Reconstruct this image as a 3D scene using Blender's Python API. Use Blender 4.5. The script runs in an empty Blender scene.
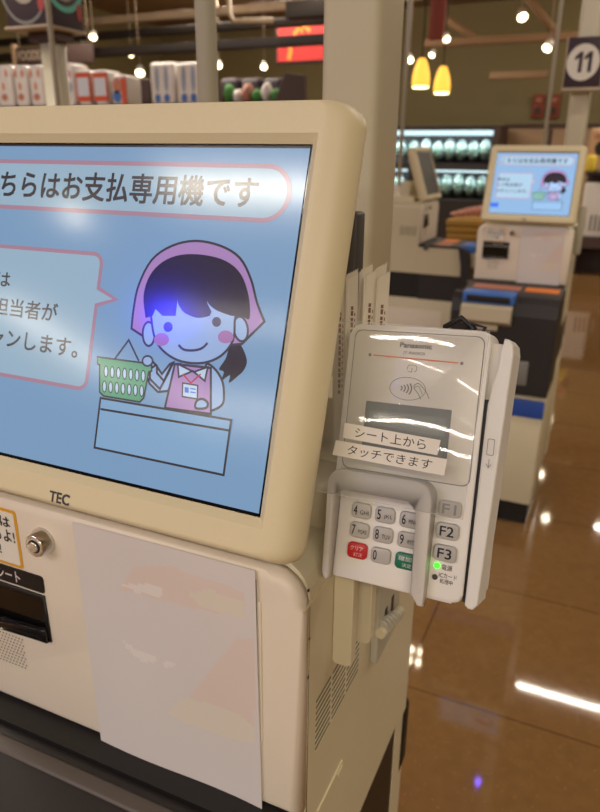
import bpy, bmesh, math, random
from mathutils import Vector, Matrix
random.seed(7)
SC = bpy.context.scene
COL = SC.collection
PI = math.pi

# ------------------------------------------------------------------ camera
CAM = Vector((0, 0, 1.37))
R = ((0.9103075537, 0.4138389276, 0.0088033894),
     (0.1511806236, -0.3125980501, -0.9377776272),
     (-0.3853369652, 0.8549969597, -0.3471247934))
F = 687.576
RM = Matrix(R)
def ray(px, py):
    return RM.transposed() @ Vector(((px-300)/F, (py-406)/F, 1))
def hit(px, py, n, p0):
    r = ray(px, py); n = Vector(n)
    return CAM + r*((Vector(p0)-CAM).dot(n)/r.dot(n))
def at(px, py, Y):
    return hit(px, py, (0, 1, 0), (0, Y, 0))
cd = bpy.data.cameras.new('camera'); cam = bpy.data.objects.new('camera', cd); COL.objects.link(cam)
cd.sensor_fit = 'VERTICAL'; cd.sensor_height = 36; cd.sensor_width = 36; cd.lens = F/812*36
cd.clip_start = .02; cd.clip_end = 60
cd.dof.use_dof = True; cd.dof.focus_distance = .43; cd.dof.aperture_fstop = 11
X, Y_, Z = Vector(R[0]), -Vector(R[1]), -Vector(R[2])
mw = Matrix((X, Y_, Z)).transposed().to_4x4(); mw.translation = CAM
cam.matrix_world = mw
SC.camera = cam
SC.view_settings.view_transform = 'Standard'; SC.view_settings.look = 'None'
SC.view_settings.exposure = 0.0; SC.view_settings.gamma = 1; SC.view_settings.use_curve_mapping = False
try:
    SC.cycles.max_bounces = 8; SC.cycles.transparent_max_bounces = 16; SC.cycles.sample_clamp_indirect = 6
    SC.cycles.use_denoising = True
except Exception: pass
w = bpy.data.worlds.new('world'); SC.world = w; w.use_nodes = True
w.node_tree.nodes['Background'].inputs[0].default_value = (.9, .75, .55, 1)
w.node_tree.nodes['Background'].inputs[1].default_value = .25

# --------------------------------------------------------------- materials
def srgb(c):
    return tuple((x/255/12.92 if x/255 <= .04045 else ((x/255+.055)/1.055)**2.4) for x in c)+(1,)
def mat(name, c, rough=.5, metal=0, emit=None, es=0, noise=0, nscale=80, bump=0, bscale=300, spec=.5, coat=0):
    m = bpy.data.materials.new(name); m.use_nodes = True
    nt = m.node_tree; b = nt.nodes['Principled BSDF']
    col = srgb(c); b.inputs['Base Color'].default_value = col
    b.inputs['Roughness'].default_value = rough; b.inputs['Metallic'].default_value = metal
    b.inputs['Specular IOR Level'].default_value = spec; b.inputs['Coat Weight'].default_value = coat
    if emit: b.inputs['Emission Color'].default_value = srgb(emit); b.inputs['Emission Strength'].default_value = es
    tc = nt.nodes.new('ShaderNodeTexCoord')
    if noise:
        n = nt.nodes.new('ShaderNodeTexNoise'); n.inputs['Scale'].default_value = nscale; n.inputs['Detail'].default_value = 4
        r = nt.nodes.new('ShaderNodeMix'); r.data_type = 'RGBA'
        r.inputs[6].default_value = tuple(x*(1-noise) for x in col[:3])+(1,); r.inputs[7].default_value = tuple(min(1, x*(1+noise)) for x in col[:3])+(1,)
        nt.links.new(tc.outputs['Object'], n.inputs['Vector']); nt.links.new(n.outputs[0], r.inputs[0]); nt.links.new(r.outputs[2], b.inputs['Base Color'])
    if bump:
        n2 = nt.nodes.new('ShaderNodeTexNoise'); n2.inputs['Scale'].default_value = bscale
        bp = nt.nodes.new('ShaderNodeBump'); bp.inputs['Strength'].default_value = bump; bp.inputs['Distance'].default_value = .001
        nt.links.new(tc.outputs['Object'], n2.inputs['Vector']); nt.links.new(n2.outputs[0], bp.inputs['Height']); nt.links.new(bp.outputs[0], b.inputs['Normal'])
    return m
M = {}
M['bezel'] = mat('bezel_plastic', (222, 209, 172), .42, noise=.02, nscale=400, bump=.08, bscale=1500)
M['cream'] = mat('cream_plastic', (226, 214, 196), .4, noise=.03, nscale=30)
M['side'] = mat('painted_steel', (210, 200, 170), .38, noise=.03, nscale=15)
M['postpaint'] = mat('post_paint', (210, 202, 178), .35, noise=.02, nscale=12)
M['polepaint'] = mat('pole_paint', (178, 172, 156), .45)
M['paper'] = mat('paper', (217, 210, 207), .6, noise=.02, nscale=10, coat=.15)
M['paper_peach'] = mat('paper_peach', (220, 203, 194), .6)
M['paper_cream'] = mat('paper_cream', (220, 211, 196), .6)
M['paper_pale'] = mat('paper_pale', (226, 219, 214), .6)
M['black'] = mat('black_plastic', (20, 18, 18), .45, noise=.15, nscale=200)
M['blackgloss'] = mat('black_gloss', (14, 13, 14), .12)
M['traybk'] = mat('dark_tray_plastic', (38, 34, 33), .5, noise=.3, nscale=900, bump=.3, bscale=1200)
M['trayrim'] = mat('tray_rim', (88, 80, 74), .5, noise=.06, nscale=300)
M['steel'] = mat('chrome', (222, 220, 216), .15, metal=1)
M['steeldk'] = mat('dull_steel', (150, 135, 115), .35, metal=1)
M['ink'] = mat('black_ink', (28, 26, 28), .6)
M['inkgrey'] = mat('grey_ink', (128, 126, 122), .6)
M['inkpale'] = mat('pale_ink', (196, 190, 180), .6)
M['ventgap'] = mat('vent_gap', (104, 94, 74), .6)
M['white'] = mat('white_plastic', (226, 222, 216), .38)
M['termwhite'] = mat('terminal_plastic', (230, 226, 219), .4)
M['termgrey'] = mat('terminal_hood_plastic', (204, 199, 190), .42, noise=.05, nscale=900)
M['termrail'] = mat('terminal_rail_plastic', (226, 223, 216), .38)
M['window'] = mat('display_cover', (234, 229, 218), .3, coat=.3)
M['lcd'] = mat('lcd_glass', (122, 132, 126), .25, coat=.4)
M['lcdframe'] = mat('lcd_frame', (104, 112, 108), .4)
M['key'] = mat('grey_key', (178, 174, 168), .3, coat=.3)
M['keyred'] = mat('red_key', (190, 30, 36), .3, coat=.3)
M['keygreen'] = mat('green_key', (12, 110, 78), .3, coat=.3)
M['orange_line'] = mat('orange_line', (236, 122, 72), .5)
M['led'] = mat('green_led', (60, 255, 60), .4, emit=(60, 255, 40), es=2.2)
M['sticker_border'] = mat('sticker_border', (214, 158, 40), .5)
M['stickerw'] = mat('sticker_white', (228, 222, 210), .5)
M['orange'] = mat('orange_sticker', (240, 130, 30), .5)
M['redbrown'] = mat('red_brown_print', (186, 120, 98), .6, noise=.3, nscale=60)
M['blue'] = mat('blue_stripe', (40, 80, 170), .4)
M['bluetray'] = mat('blue_tray', (60, 110, 190), .4)
M['trayivory'] = mat('cash_tray_plastic', (196, 184, 158), .4)
M['darkgrey'] = mat('dark_grey_plastic', (66, 62, 60), .5)
M['brownwall'] = mat('olive_wall_paint', (140, 128, 92), .7, noise=.05, nscale=1)
M['ceilbrown'] = mat('brown_ceiling', (150, 118, 86), .8, noise=.06, nscale=2)
M['beam'] = mat('dark_beam', (44, 36, 34), .6)
M['pipe'] = mat('cream_pipe', (178, 160, 138), .5)
M['foil'] = mat('leaf_green', (70, 140, 60), .6, noise=.5, nscale=15)
M['signpurple'] = mat('dark_purple_sign', (58, 42, 52), .5)
M['wood'] = mat('tan_wood', (168, 138, 108), .6, noise=.08, nscale=6)
M['dkbrown'] = mat('dark_brown_board', (78, 58, 52), .6)
M['redart'] = mat('red_panel', (168, 36, 34), .5, noise=.25, nscale=3)
M['yellowart'] = mat('yellow_brush', (206, 120, 40), .5)
M['redbanner'] = mat('red_brown_banner', (150, 70, 48), .6, noise=.3, nscale=6)
M['packwhite'] = mat('white_film_pack', (226, 218, 212), .35, noise=.06, nscale=12)
M['packred'] = mat('red_orange_print', (206, 82, 46), .4)
M['packpink'] = mat('pink_print', (214, 130, 150), .4)
M['packblue'] = mat('blue_print', (70, 110, 180), .4)
M['packgrey'] = mat('grey_blue_print', (150, 160, 180), .4)
M['packpale'] = mat('pale_label', (206, 208, 218), .4)
M['packorange'] = mat('pale_orange_print', (214, 130, 96), .4)
M['yellowpack'] = mat('yellow_pack', (236, 206, 70), .4)
M['basket'] = mat('mustard_basket', (170, 128, 50), .5, noise=.15, nscale=60)
M['pinkfood'] = mat('pink_packs', (190, 130, 110), .5, noise=.4, nscale=40)

def emis(name, c, s, base=None):
    m = bpy.data.materials.new(name); m.use_nodes = True
    b = m.node_tree.nodes['Principled BSDF']
    b.inputs['Base Color'].default_value = srgb(base or (10, 10, 10))
    b.inputs['Emission Color'].default_value = srgb(c); b.inputs['Emission Strength'].default_value = s
    b.inputs['Roughness'].default_value = .5
    return m
def scr(name, c, s=1.0):
    # lit display pixels behind a satin anti-glare layer, so the ceiling lamps glow on it
    m = emis(name, c, s, (8, 8, 8)); b = m.node_tree.nodes['Principled BSDF']
    b.inputs['Roughness'].default_value = .135; b.inputs['Specular IOR Level'].default_value = .5
    return m
S_ = dict(bg=scr('screen_blue', (122, 154, 188)), white=scr('screen_pale', (148, 174, 194)), pink=scr('screen_pink', (162, 126, 144)),
          ink=scr('screen_ink', (58, 54, 58)), scarf=scr('screen_scarf', (164, 128, 178)), hair=scr('screen_hair', (44, 38, 44)),
          skin=scr('screen_skin', (148, 172, 208)), cheek=scr('screen_cheek', (158, 112, 160)), green=scr('screen_green', (96, 156, 122)),
          hole=scr('screen_hole', (180, 200, 220)), red=scr('screen_red', (170, 50, 70)), logo=scr('screen_logo', (60, 100, 200)),
          counter=scr('screen_counter', (130, 164, 198)))
M['lampglass'] = emis('amber_lamp_glass', (250, 190, 70), 1.3, (220, 160, 60))
M['lampcore'] = emis('lamp_glow', (255, 236, 170), 5)
M['bulb'] = emis('bulb', (255, 238, 190), 9)
M['coolstrip'] = emis('cool_strip_light', (205, 235, 240), 1.4)

def greens_mat():
    m = bpy.data.materials.new('packed_greens'); m.use_nodes = True; nt = m.node_tree; b = nt.nodes['Principled BSDF']
    tc = nt.nodes.new('ShaderNodeTexCoord'); v = nt.nodes.new('ShaderNodeTexVoronoi'); v.inputs['Scale'].default_value = 22
    cr = nt.nodes.new('ShaderNodeValToRGB')
    e = cr.color_ramp.elements; e[0].color = srgb((40, 62, 50)); e[1].color = srgb((214, 228, 232)); e[0].position = .1; e[1].position = .9
    x = e.new(.5); x.color = srgb((120, 146, 128))
    nt.links.new(tc.outputs['Object'], v.inputs['Vector']); nt.links.new(v.outputs['Color'], cr.inputs[0]); nt.links.new(cr.outputs[0], b.inputs['Base Color'])
    b.inputs['Roughness'].default_value = .3
    return m
M['greens'] = greens_mat()

def film_mat(name, tint=.94, rough=.03, haze=.07, gl=1.0):
    m = bpy.data.materials.new(name); m.use_nodes = True; nt = m.node_tree
    for n in list(nt.nodes): nt.nodes.remove(n)
    o = nt.nodes.new('ShaderNodeOutputMaterial'); t = nt.nodes.new('ShaderNodeBsdfTransparent'); t.inputs[0].default_value = (tint, tint, tint*.99, 1)
    d = nt.nodes.new('ShaderNodeBsdfDiffuse'); d.inputs[0].default_value = (.8, .8, .78, 1)
    g = nt.nodes.new('ShaderNodeBsdfGlossy'); g.inputs['Roughness'].default_value = rough
    fr = nt.nodes.new('ShaderNodeFresnel'); fr.inputs[0].default_value = 1.5
    mu = nt.nodes.new('ShaderNodeMath'); mu.operation = 'MULTIPLY'; mu.inputs[1].default_value = gl
    m1 = nt.nodes.new('ShaderNodeMixShader'); m1.inputs[0].default_value = haze
    m2 = nt.nodes.new('ShaderNodeMixShader')
    nt.links.new(t.outputs[0], m1.inputs[1]); nt.links.new(d.outputs[0], m1.inputs[2])
    nt.links.new(fr.outputs[0], mu.inputs[0]); nt.links.new(mu.outputs[0], m2.inputs[0]); nt.links.new(m1.outputs[0], m2.inputs[1]); nt.links.new(g.outputs[0], m2.inputs[2])
    nt.links.new(m2.outputs[0], o.inputs[0])
    return m
M['film'] = film_mat('clear_film', haze=.13, rough=.015)

M['filmglint'] = film_mat('film_edge_highlight', .9, .1, .5)  # brighter diffuse mix, paints in the highlight along the film's edge
def floor_mat():
    m = bpy.data.materials.new('polished_tile_floor'); m.use_nodes = True; nt = m.node_tree; b = nt.nodes['Principled BSDF']
    L = nt.links.new; N = nt.nodes.new
    tc = N('ShaderNodeTexCoord'); mp = N('ShaderNodeMapping'); mp.inputs['Location'].default_value = (.0485, -1.491, 0)
    L(tc.outputs['Object'], mp.inputs[0])
    br = N('ShaderNodeTexBrick'); br.offset = 0; br.inputs['Scale'].default_value = 1
    br.inputs['Mortar Size'].default_value = .0022; br.inputs['Mortar Smooth'].default_value = .3
    br.inputs['Brick Width'].default_value = .565; br.inputs['Row Height'].default_value = .565
    br.inputs['Color1'].default_value = srgb((128, 95, 58)); br.inputs['Color2'].default_value = srgb((123, 91, 55)); br.inputs['Mortar'].default_value = srgb((70, 48, 28))
    L(mp.outputs[0], br.inputs['Vector'])
    n = N('ShaderNodeTexNoise'); n.inputs['Scale'].default_value = 35; n.inputs['Detail'].default_value = 6
    L(tc.outputs['Object'], n.inputs['Vector'])
    v = N('ShaderNodeTexVoronoi'); v.inputs['Scale'].default_value = 60; L(tc.outputs['Object'], v.inputs['Vector'])
    lt = N('ShaderNodeMath'); lt.operation = 'LESS_THAN'; lt.inputs[1].default_value = .12; L(v.outputs['Distance'], lt.inputs[0])
    mx = N('ShaderNodeMix'); mx.data_type = 'RGBA'; mx.blend_type = 'OVERLAY'; mx.inputs[0].default_value = .2
    L(br.outputs['Color'], mx.inputs[6]); L(n.outputs[0], mx.inputs[7])
    m2 = N('ShaderNodeMix'); m2.data_type = 'RGBA'; m2.inputs[7].default_value = srgb((186, 146, 100))
    mm = N('ShaderNodeMath'); mm.operation = 'MULTIPLY'; mm.inputs[1].default_value = .35; L(lt.outputs[0], mm.inputs[0])
    L(mm.outputs[0], m2.inputs[0]); L(mx.outputs[2], m2.inputs[6]); L(m2.outputs[2], b.inputs['Base Color'])
    b.inputs['Roughness'].default_value = .045
    return m
M['floor'] = floor_mat()

# ---------------------------------------------------------------- geometry
class Fr:
    "a local frame: origin and three axes"
    def __init__(s, O, U, V, N, k=1.0): s.O, s.U, s.V, s.N, s.k = Vector(O), Vector(U), Vector(V), Vector(N), k
    def __call__(s, a, b, c=0): return s.O + (s.U*a + s.V*b + s.N*c)*s.k
FRONT = Fr((0, 0, 0), (1, 0, 0), (0, 0, 1), (0, -1, 0))        # (x, z, -y)
def front(y): return Fr((0, y, 0), (1, 0, 0), (0, 0, 1), (0, -1, 0))
def right(x): return Fr((x, 0, 0), (0, 1, 0), (0, 0, 1), (1, 0, 0))     # (y, z, +x)
def top(z): return Fr((0, 0, z), (1, 0, 0), (0, 1, 0), (0, 0, 1))

class B:
    "collects geometry for ONE mesh object"
    def __init__(s): s.bm = bmesh.new(); s.mats = []
    def mi(s, m):
        if m not in s.mats: s.mats.append(m)
        return s.mats.index(m)
    def box(s, lo, hi, m, r=0, seg=2):
        b = bmesh.new(); bmesh.ops.create_cube(b, size=1)
        for v in b.verts: v.co = Vector(((lo[i]+hi[i])/2 + v.co[i]*(hi[i]-lo[i]) for i in range(3)))
        if r: bmesh.ops.bevel(b, geom=list(b.edges), offset=min(r, .49*min(abs(hi[i]-lo[i]) for i in range(3))), segments=seg, affect='EDGES', profile=.5)
        s.merge(b, m, r > 0); return s
    def merge(s, b, m, smooth=False, fr=None):
        i = s.mi(m); vm = {}
        for v in b.verts: vm[v] = s.bm.verts.new(fr(*v.co) if fr else v.co)
        for f in b.faces:
            try:
                nf = s.bm.faces.new([vm[v] for v in f.verts]); nf.material_index = i; nf.smooth = smooth
            except ValueError: pass
        b.free()
    def fbox(s, fr, a0, a1, b0, b1, c0, c1, m, r=0, seg=2):
        b = bmesh.new(); bmesh.ops.create_cube(b, size=1); lo = (a0, b0, c0); hi = (a1, b1, c1)
        for v in b.verts: v.co = Vector(((lo[i]+hi[i])/2 + v.co[i]*(hi[i]-lo[i]) for i in range(3)))
        if r: bmesh.ops.bevel(b, geom=list(b.edges), offset=min(r, .49*min(abs(hi[i]-lo[i]) for i in range(3))), segments=seg, affect='EDGES', profile=.5)
        s.merge(b, m, r > 0, fr); return s
    def prism(s, fr, pts, c0, c1, m, bev=0, seg=3, hfun=None, smooth=None):
        b = bmesh.new(); n = len(pts)
        lo = [b.verts.new((p[0], p[1], c0)) for p in pts]
        hi = [b.verts.new((p[0], p[1], hfun(*p) if hfun else c1)) for p in pts]
        b.faces.new(lo[::-1]); tf = b.faces.new(hi)
        for i in range(n): b.faces.new((lo[i], lo[(i+1) % n], hi[(i+1) % n], hi[i]))
        if bev:
            bmesh.ops.bevel(b, geom=list(tf.edges), offset=bev, segments=seg, affect='EDGES', profile=.5, clamp_overlap=True)
        s.merge(b, m, bool(bev) if smooth is None else smooth, fr); return s
    def poly(s, fr, pts, c, m):
        i = s.mi(m); f = s.bm.faces.new([s.bm.verts.new(fr(p[0], p[1], c)) for p in pts]); f.material_index = i; return s
    def stroke(s, fr, pts, wd, c, m, closed=False):
        i = s.mi(m); P = [Vector(p[:2]) for p in pts]; n = len(P); L = []
        for k in range(n):
            if closed: a, b = P[k-1], P[(k+1) % n]
            else: a, b = P[max(k-1, 0)], P[min(k+1, n-1)]
            p = P[k]; d1 = (p-a).normalized() if (p-a).length > 1e-9 else (b-p).normalized()
            d2 = (b-p).normalized() if (b-p).length > 1e-9 else d1
            t = d1+d2
            if t.length < 1e-6: t = d1
            t.normalize(); nn = Vector((-t.y, t.x)); q = max(.5, abs(nn.dot(Vector((-d1.y, d1.x)))))
            L.append((p+nn*wd/2/q, p-nn*wd/2/q))
        V = [(s.bm.verts.new(fr(a.x, a.y, c)), s.bm.verts.new(fr(b.x, b.y, c))) for a, b in L]
        for k in range(n if closed else n-1):
            a, b = V[k], V[(k+1) % n]; f = s.bm.faces.new((a[0], a[1], b[1], b[0])); f.material_index = i
        return s
    def tube(s, pts, r, m, n=12, cap=True):
        i = s.mi(m); P = [Vector(p) for p in pts]; rings = []; rr = r if isinstance(r, (list, tuple)) else [r]*len(P)
        for k, p in enumerate(P):
            d = (P[min(k+1, len(P)-1)]-P[max(k-1, 0)]).normalized()
            u = d.orthogonal().normalized() if k == 0 else (u - d*u.dot(d)).normalized()
            v = d.cross(u); rings.append([s.bm.verts.new(p+(u*math.cos(2*PI*j/n)+v*math.sin(2*PI*j/n))*rr[k]) for j in range(n)])
        for a, b in zip(rings, rings[1:]):
            for j in range(n):
                f = s.bm.faces.new((a[j], a[(j+1) % n], b[(j+1) % n], b[j])); f.material_index = i; f.smooth = True
        if cap:
            for rg in (rings[0][::-1], rings[-1]):
                f = s.bm.faces.new(rg); f.material_index = i
        return s
    def lathe(s, fr, prof, m, n=24, c=(0, 0)):
        "prof: (radius, height along N)"
        i = s.mi(m); rings = []
        for rad, h in prof: rings.append([s.bm.verts.new(fr(c[0]+rad*math.cos(2*PI*j/n), c[1]+rad*math.sin(2*PI*j/n), h)) for j in range(n)])
        for a, b in zip(rings, rings[1:]):
            for j in range(n):
                f = s.bm.faces.new((a[j], a[(j+1) % n], b[(j+1) % n], b[j])); f.material_index = i; f.smooth = True
        for rg in (rings[0], rings[-1]):
            f = s.bm.faces.new(rg); f.material_index = i
        return s
    def text(s, fr, txt, a0, a1, b0, b1, c, m, bold=0.0, keep=False, quad=None):
        cu = bpy.data.curves.new('t', 'FONT'); cu.body = txt; cu.size = 1;  cu.resolution_u = 3
        cu.fill_mode = 'FRONT' if hasattr(cu, 'fill_mode') else cu.fill_mode
        ob = bpy.data.objects.new('t', cu); COL.objects.link(ob)
        dg = bpy.context.evaluated_depsgraph_get(); me = bpy.data.meshes.new_from_object(ob.evaluated_get(dg))
        xs = [v.co.x for v in me.vertices]; ys = [v.co.y for v in me.vertices]
        if xs:
            x0, x1, y0, y1 = min(xs), max(xs), min(ys), max(ys); sx = (a1-a0)/(x1-x0); sy = (b1-b0)/(y1-y0)
            if keep: sy = sx; b0 = (b0+b1)/2-(y1-y0)*sy/2
            i = s.mi(m); o_ = bold*sx
            for q_, (ox, oy) in enumerate(((-o_, -o_), (o_, -o_), (o_, o_), (-o_, o_)) if bold else ((0, 0),)):
                vs = [s.bm.verts.new(fr(a0+(v.co.x-x0)*sx+ox, b0+(v.co.y-y0)*sy+oy, c+q_*1e-6)) for v in me.vertices]
                for p in me.polygons:
                    try: f = s.bm.faces.new([vs[k] for k in p.vertices]); f.material_index = i
                    except ValueError: pass
        bpy.data.objects.remove(ob); bpy.data.meshes.remove(me); bpy.data.curves.remove(cu)
        return s
    def done(s, name, parent=None, normals=True):
        if normals: bmesh.ops.recalc_face_normals(s.bm, faces=list(s.bm.faces))
        me = bpy.data.meshes.new(name)
        if parent is not None:
            wl = world_loc(parent)
            for v in s.bm.verts: v.co -= wl
            loc = Vector((0, 0, 0))
        else:
            vs = [v.co for v in s.bm.verts]
            loc = Vector(((min(v.x for v in vs)+max(v.x for v in vs))/2, (min(v.y for v in vs)+max(v.y for v in vs))/2, min(v.z for v in vs)))
            for v in s.bm.verts: v.co -= loc
        s.bm.to_mesh(me); s.bm.free()
        for m in s.mats: me.materials.append(m)
        ob = bpy.data.objects.new(name, me); COL.objects.link(ob)
        if parent is not None: ob.parent = parent
        ob.location = loc
        return ob
def world_loc(o):
    l = Vector((0, 0, 0))
    while o: l += o.location; o = o.parent
    return l
def tag(o, label, cat, group=None, kind=None):
    o['label'] = label; o['category'] = cat
    if group: o['group'] = group
    if kind: o['kind'] = kind
    return o
def thing(name, loc, label, cat, group=None):
    o = bpy.data.objects.new(name, None); o.empty_display_size = .05; COL.objects.link(o); o.location = loc
    return tag(o, label, cat, group)
def copy_tree(o, parent=None):
    c = o.copy(); COL.objects.link(c); c.parent = parent
    for ch in list(o.children): copy_tree(ch, c)
    return c
def struct(o): o['kind'] = 'structure'; return o
def rrect(a0, a1, b0, b1, r, n=6, corners='1234'):
    "rounded rectangle, counter-clockwise; corners 1=BR 2=TR 3=TL 4=BL"
    pts = []
    for key, (cx, cy, t0) in zip('1234', ((a1-r, b0+r, -90), (a1-r, b1-r, 0), (a0+r, b1-r, 90), (a0+r, b0+r, 180))):
        if key in corners:
            for k in range(n+1):
                t = math.radians(t0+90*k/n); pts.append((cx+r*math.cos(t), cy+r*math.sin(t)))
        else: pts.append({'1': (a1, b0), '2': (a1, b1), '3': (a0, b1), '4': (a0, b0)}[key])
    return pts
def smooth(pts, k=4, closed=False):
    "Catmull-Rom through points"
    n = len(pts); out = []
    rng = range(n) if closed else range(n-1)
    g = (lambda i: pts[i % n]) if closed else (lambda i: pts[max(0, min(n-1, i))])
    for i in rng:
        p0, p1, p2, p3 = g(i-1), g(i), g(i+1), g(i+2)
        for j in range(k):
            t = j/k
            out.append(tuple(.5*((2*p1[d])+(-p0[d]+p2[d])*t+(2*p0[d]-5*p1[d]+4*p2[d]-p3[d])*t*t+(-p0[d]+3*p1[d]-3*p2[d]+p3[d])*t**3) for d in (0, 1)))
    if not closed: out.append(tuple(pts[-1]))
    return out
def ell(cx, cy, rx, ry, n=24, t0=0, t1=360, rot=0):
    r = math.radians(rot); o = []
    for k in range(n if t1-t0 == 360 else n+1):
        t = math.radians(t0+(t1-t0)*k/n); x, y = rx*math.cos(t), ry*math.sin(t)
        o.append((cx+x*math.cos(r)-y*math.sin(r), cy+x*math.sin(r)+y*math.cos(r)))
    return o

# ================================================================ the setting
XL, XR, YB, YF, H = -9.0, 5.0, -13.0, 13.0, 3.7
struct(B().box((XL, YB, -.1), (XR, YF, 0), M['floor']).done('floor'))
struct(B().box((XL, YB, H), (XR, YF, H+.1), M['ceilbrown']).done('ceiling'))
struct(B().box((XL, YF, 0), (XR, YF+.1, H), M['brownwall']).done('wall_back'))
struct(B().box((XL-.1, YB, 0), (XL, YF, H), M['brownwall']).done('wall_left'))
struct(B().box((XR, YB, 0), (XR+.1, YF, H), M['brownwall']).done('wall_right'))
struct(B().box((XL, YB-.1, 0), (XR, YB, H), M['brownwall']).done('wall_front'))

# ================================================================ kiosk
TH = math.radians(18.75); UP = Vector((0, math.sin(TH), math.cos(TH))); NO = Vector((0, -math.cos(TH), math.sin(TH)))
TR = Vector((-.17817, .40795, 1.37295))                 # top right corner of the lit screen
SCR = Fr(TR, (1, 0, 0), UP, NO)                          # u<0 to the left, v<0 downward
SW, SH = .287, .228
def S(px, py):
    h = hit(px, py, NO, TR)-TR
    return (h.x, h.dot(UP))
KX0, KX1, KYF, KYB, KZ = -.50, -.1512, .34, .66, 1.118
kiosk = thing('payment_kiosk', (-.326, .36, 0), 'cream self-payment kiosk filling the foreground, with a large tilted lit screen', 'payment machine', 'payment kiosks')

# cabinet body and front door
pr = rrect(KX0+.002, KX1, .742, KZ, .03, 6, '23')
b = B().prism(front(KYB), pr, 0, KYB-.3535, M['side'], .002, 1, smooth=False)
b.box((KX0+.03, .40, KZ-.02), (KX1-.012, .655, KZ+.03), M['side'], .012)
cab = b.done('cabinet', kiosk)
b = B()
b.fbox(right(KX1), .3542, .3548, .76, 1.085, -.0003, .0002, M['ventgap'])
b.done('panel_seam', cab)
# vents on both sides
for nm, xx, sg in (('side_vent', KX1, 1), ('side_vent', KX0+.002, -1)):
    b = B()
    fr_ = Fr((xx, 0, 0), (0, 1, 0), (0, 0, 1), (sg, 0, 0))
    for col, (y0, y1) in enumerate(((.369, .398), (.402, .431), (.435, .464))):
        for k in range(9):
            z = .9905 - k*.0057
            b.fbox(fr_, y0, y1, z-.0010, z+.0008, -.001, .0003, M['ventgap'])
            b.fbox(fr_, y0, y1, z-.0024, z-.0015, -.001, .0006, M['side'])
    b.done(nm, cab)
B().fbox(right(KX1), .376, .431, .8715, .8738, -.0005, .0012, M['bezel']).fbox(right(KX1), .421, .432, .8635, .8665, -.0005, .0008, M['bezel']).done('side_ridge', cab)
B().fbox(right(KX1), .343, .389, 1.0852, 1.0872, -.0005, .0006, M['bezel']).done('side_ridge', cab)
for y_, z_ in ((.352, 1.0985), (.3535, 1.026), (.3545, 1.058)):
    B().lathe(right(KX1), [(.0011, -.0005), (.0011, .0004)], M['ink'], 10, (y_, z_)).done('side_screw', cab)
door = B().prism(front(.353), rrect(KX0, KX1, .903, KZ-.004, .026, 7, '23'), 0, .013, M['cream'], .0085, 4).done('front_panel', kiosk)
# narrow raised door strip with its groove
B().prism(front(.34), rrect(-.1835, -.1800, .966, 1.089, .0015, 3), -.001, .0012, M['cream'], .0006, 2).fbox(front(.34), -.1845, -.1836, .92, 1.105, -.0005, .0003, M['inkgrey']).done('door_strip', door)
# receipt opening, its label plate, speaker holes, lock
fF = front(.34)
sl = B()
sl.poly(fF, [(-.475, 1.034), (-.3765, 1.0335), (-.3755, .989), (-.475, .989)], .0006, M['blackgloss'])
sl.prism(fF, [(-.475, 1.0335), (-.3763, 1.0335), (-.3755, .9885), (-.3785, .9885), (-.379, 1.030), (-.4725, 1.030), (-.4725, .9885), (-.475, .9885)], -.001, .002, M['black'], .0006, 1)
sl.done('receipt_slot', door)
B().prism(fF, smooth([(-.47, .9975), (-.44, 1.000), (-.40, 1.001), (-.378, 1.0035)], 3)+[(-.3765, .9895), (-.39, .9905), (-.43, .988), (-.47, .985)], 0, .006, M['blackgloss'], .002, 2).done('receipt_flap', door)
lab = B().prism(fF, rrect(-.475, -.3755, 1.0355, 1.0515, .003, 4, '12'), 0, .0008, M['black'])
lab.text(fF, 'レシート', -.4335, -.4005, 1.0385, 1.0485, .001, M['paper'], .01)
lab.done('receipt_label', door)
st = B().prism(fF, rrect(-.475, -.3952, 1.0530, 1.1055, .0025, 4), 0, .0006, M['sticker_border'])
st.prism(fF, rrect(-.4725, -.3977, 1.0557, 1.1030, .0015, 4), .0006, .0008, M['stickerw'])
st.text(fF, 'レシートは', -.460, -.4025, 1.0895, 1.0985, .001, M['ink'], .02)
st.text(fF, '下からでるよ!', -.466, -.3995, 1.0755, 1.0870, .001, M['ink'], .02)
st.text(fF, 'とってね!', -.464, -.4165, 1.0625, 1.0725, .001, M['ink'], .02)
s_ = st.done('notice_sticker', door); s_['label'] = 'white notice sticker with an orange border and black writing'
b = B()
for i in range(12):
    for j in range(10):
        x = -.4115-i*.0036+(j % 2)*.0018; z = .9485+j*.0034
        b.poly(fF, ell(x, z, .0008, .0008, 6), .0004, M['ink'])
b.done('speaker_holes', door, normals=False)
LK = (-.3695, 1.0862)
lk = B().lathe(fF, [(.0112, 0), (.0112, .0015), (.0104, .003), (.0092, .0095), (.0088, .0100)], M['steel'], 28, LK)
lk.lathe(fF, [(.0056, .0099), (.0056, .0103)], M['ink'], 20, LK)
lk.lathe(fF, [(.0046, .0102), (.0046, .0112), (.0040, .0116)], M['steel'], 20, LK)
lk.done('lock', kiosk)
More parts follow.
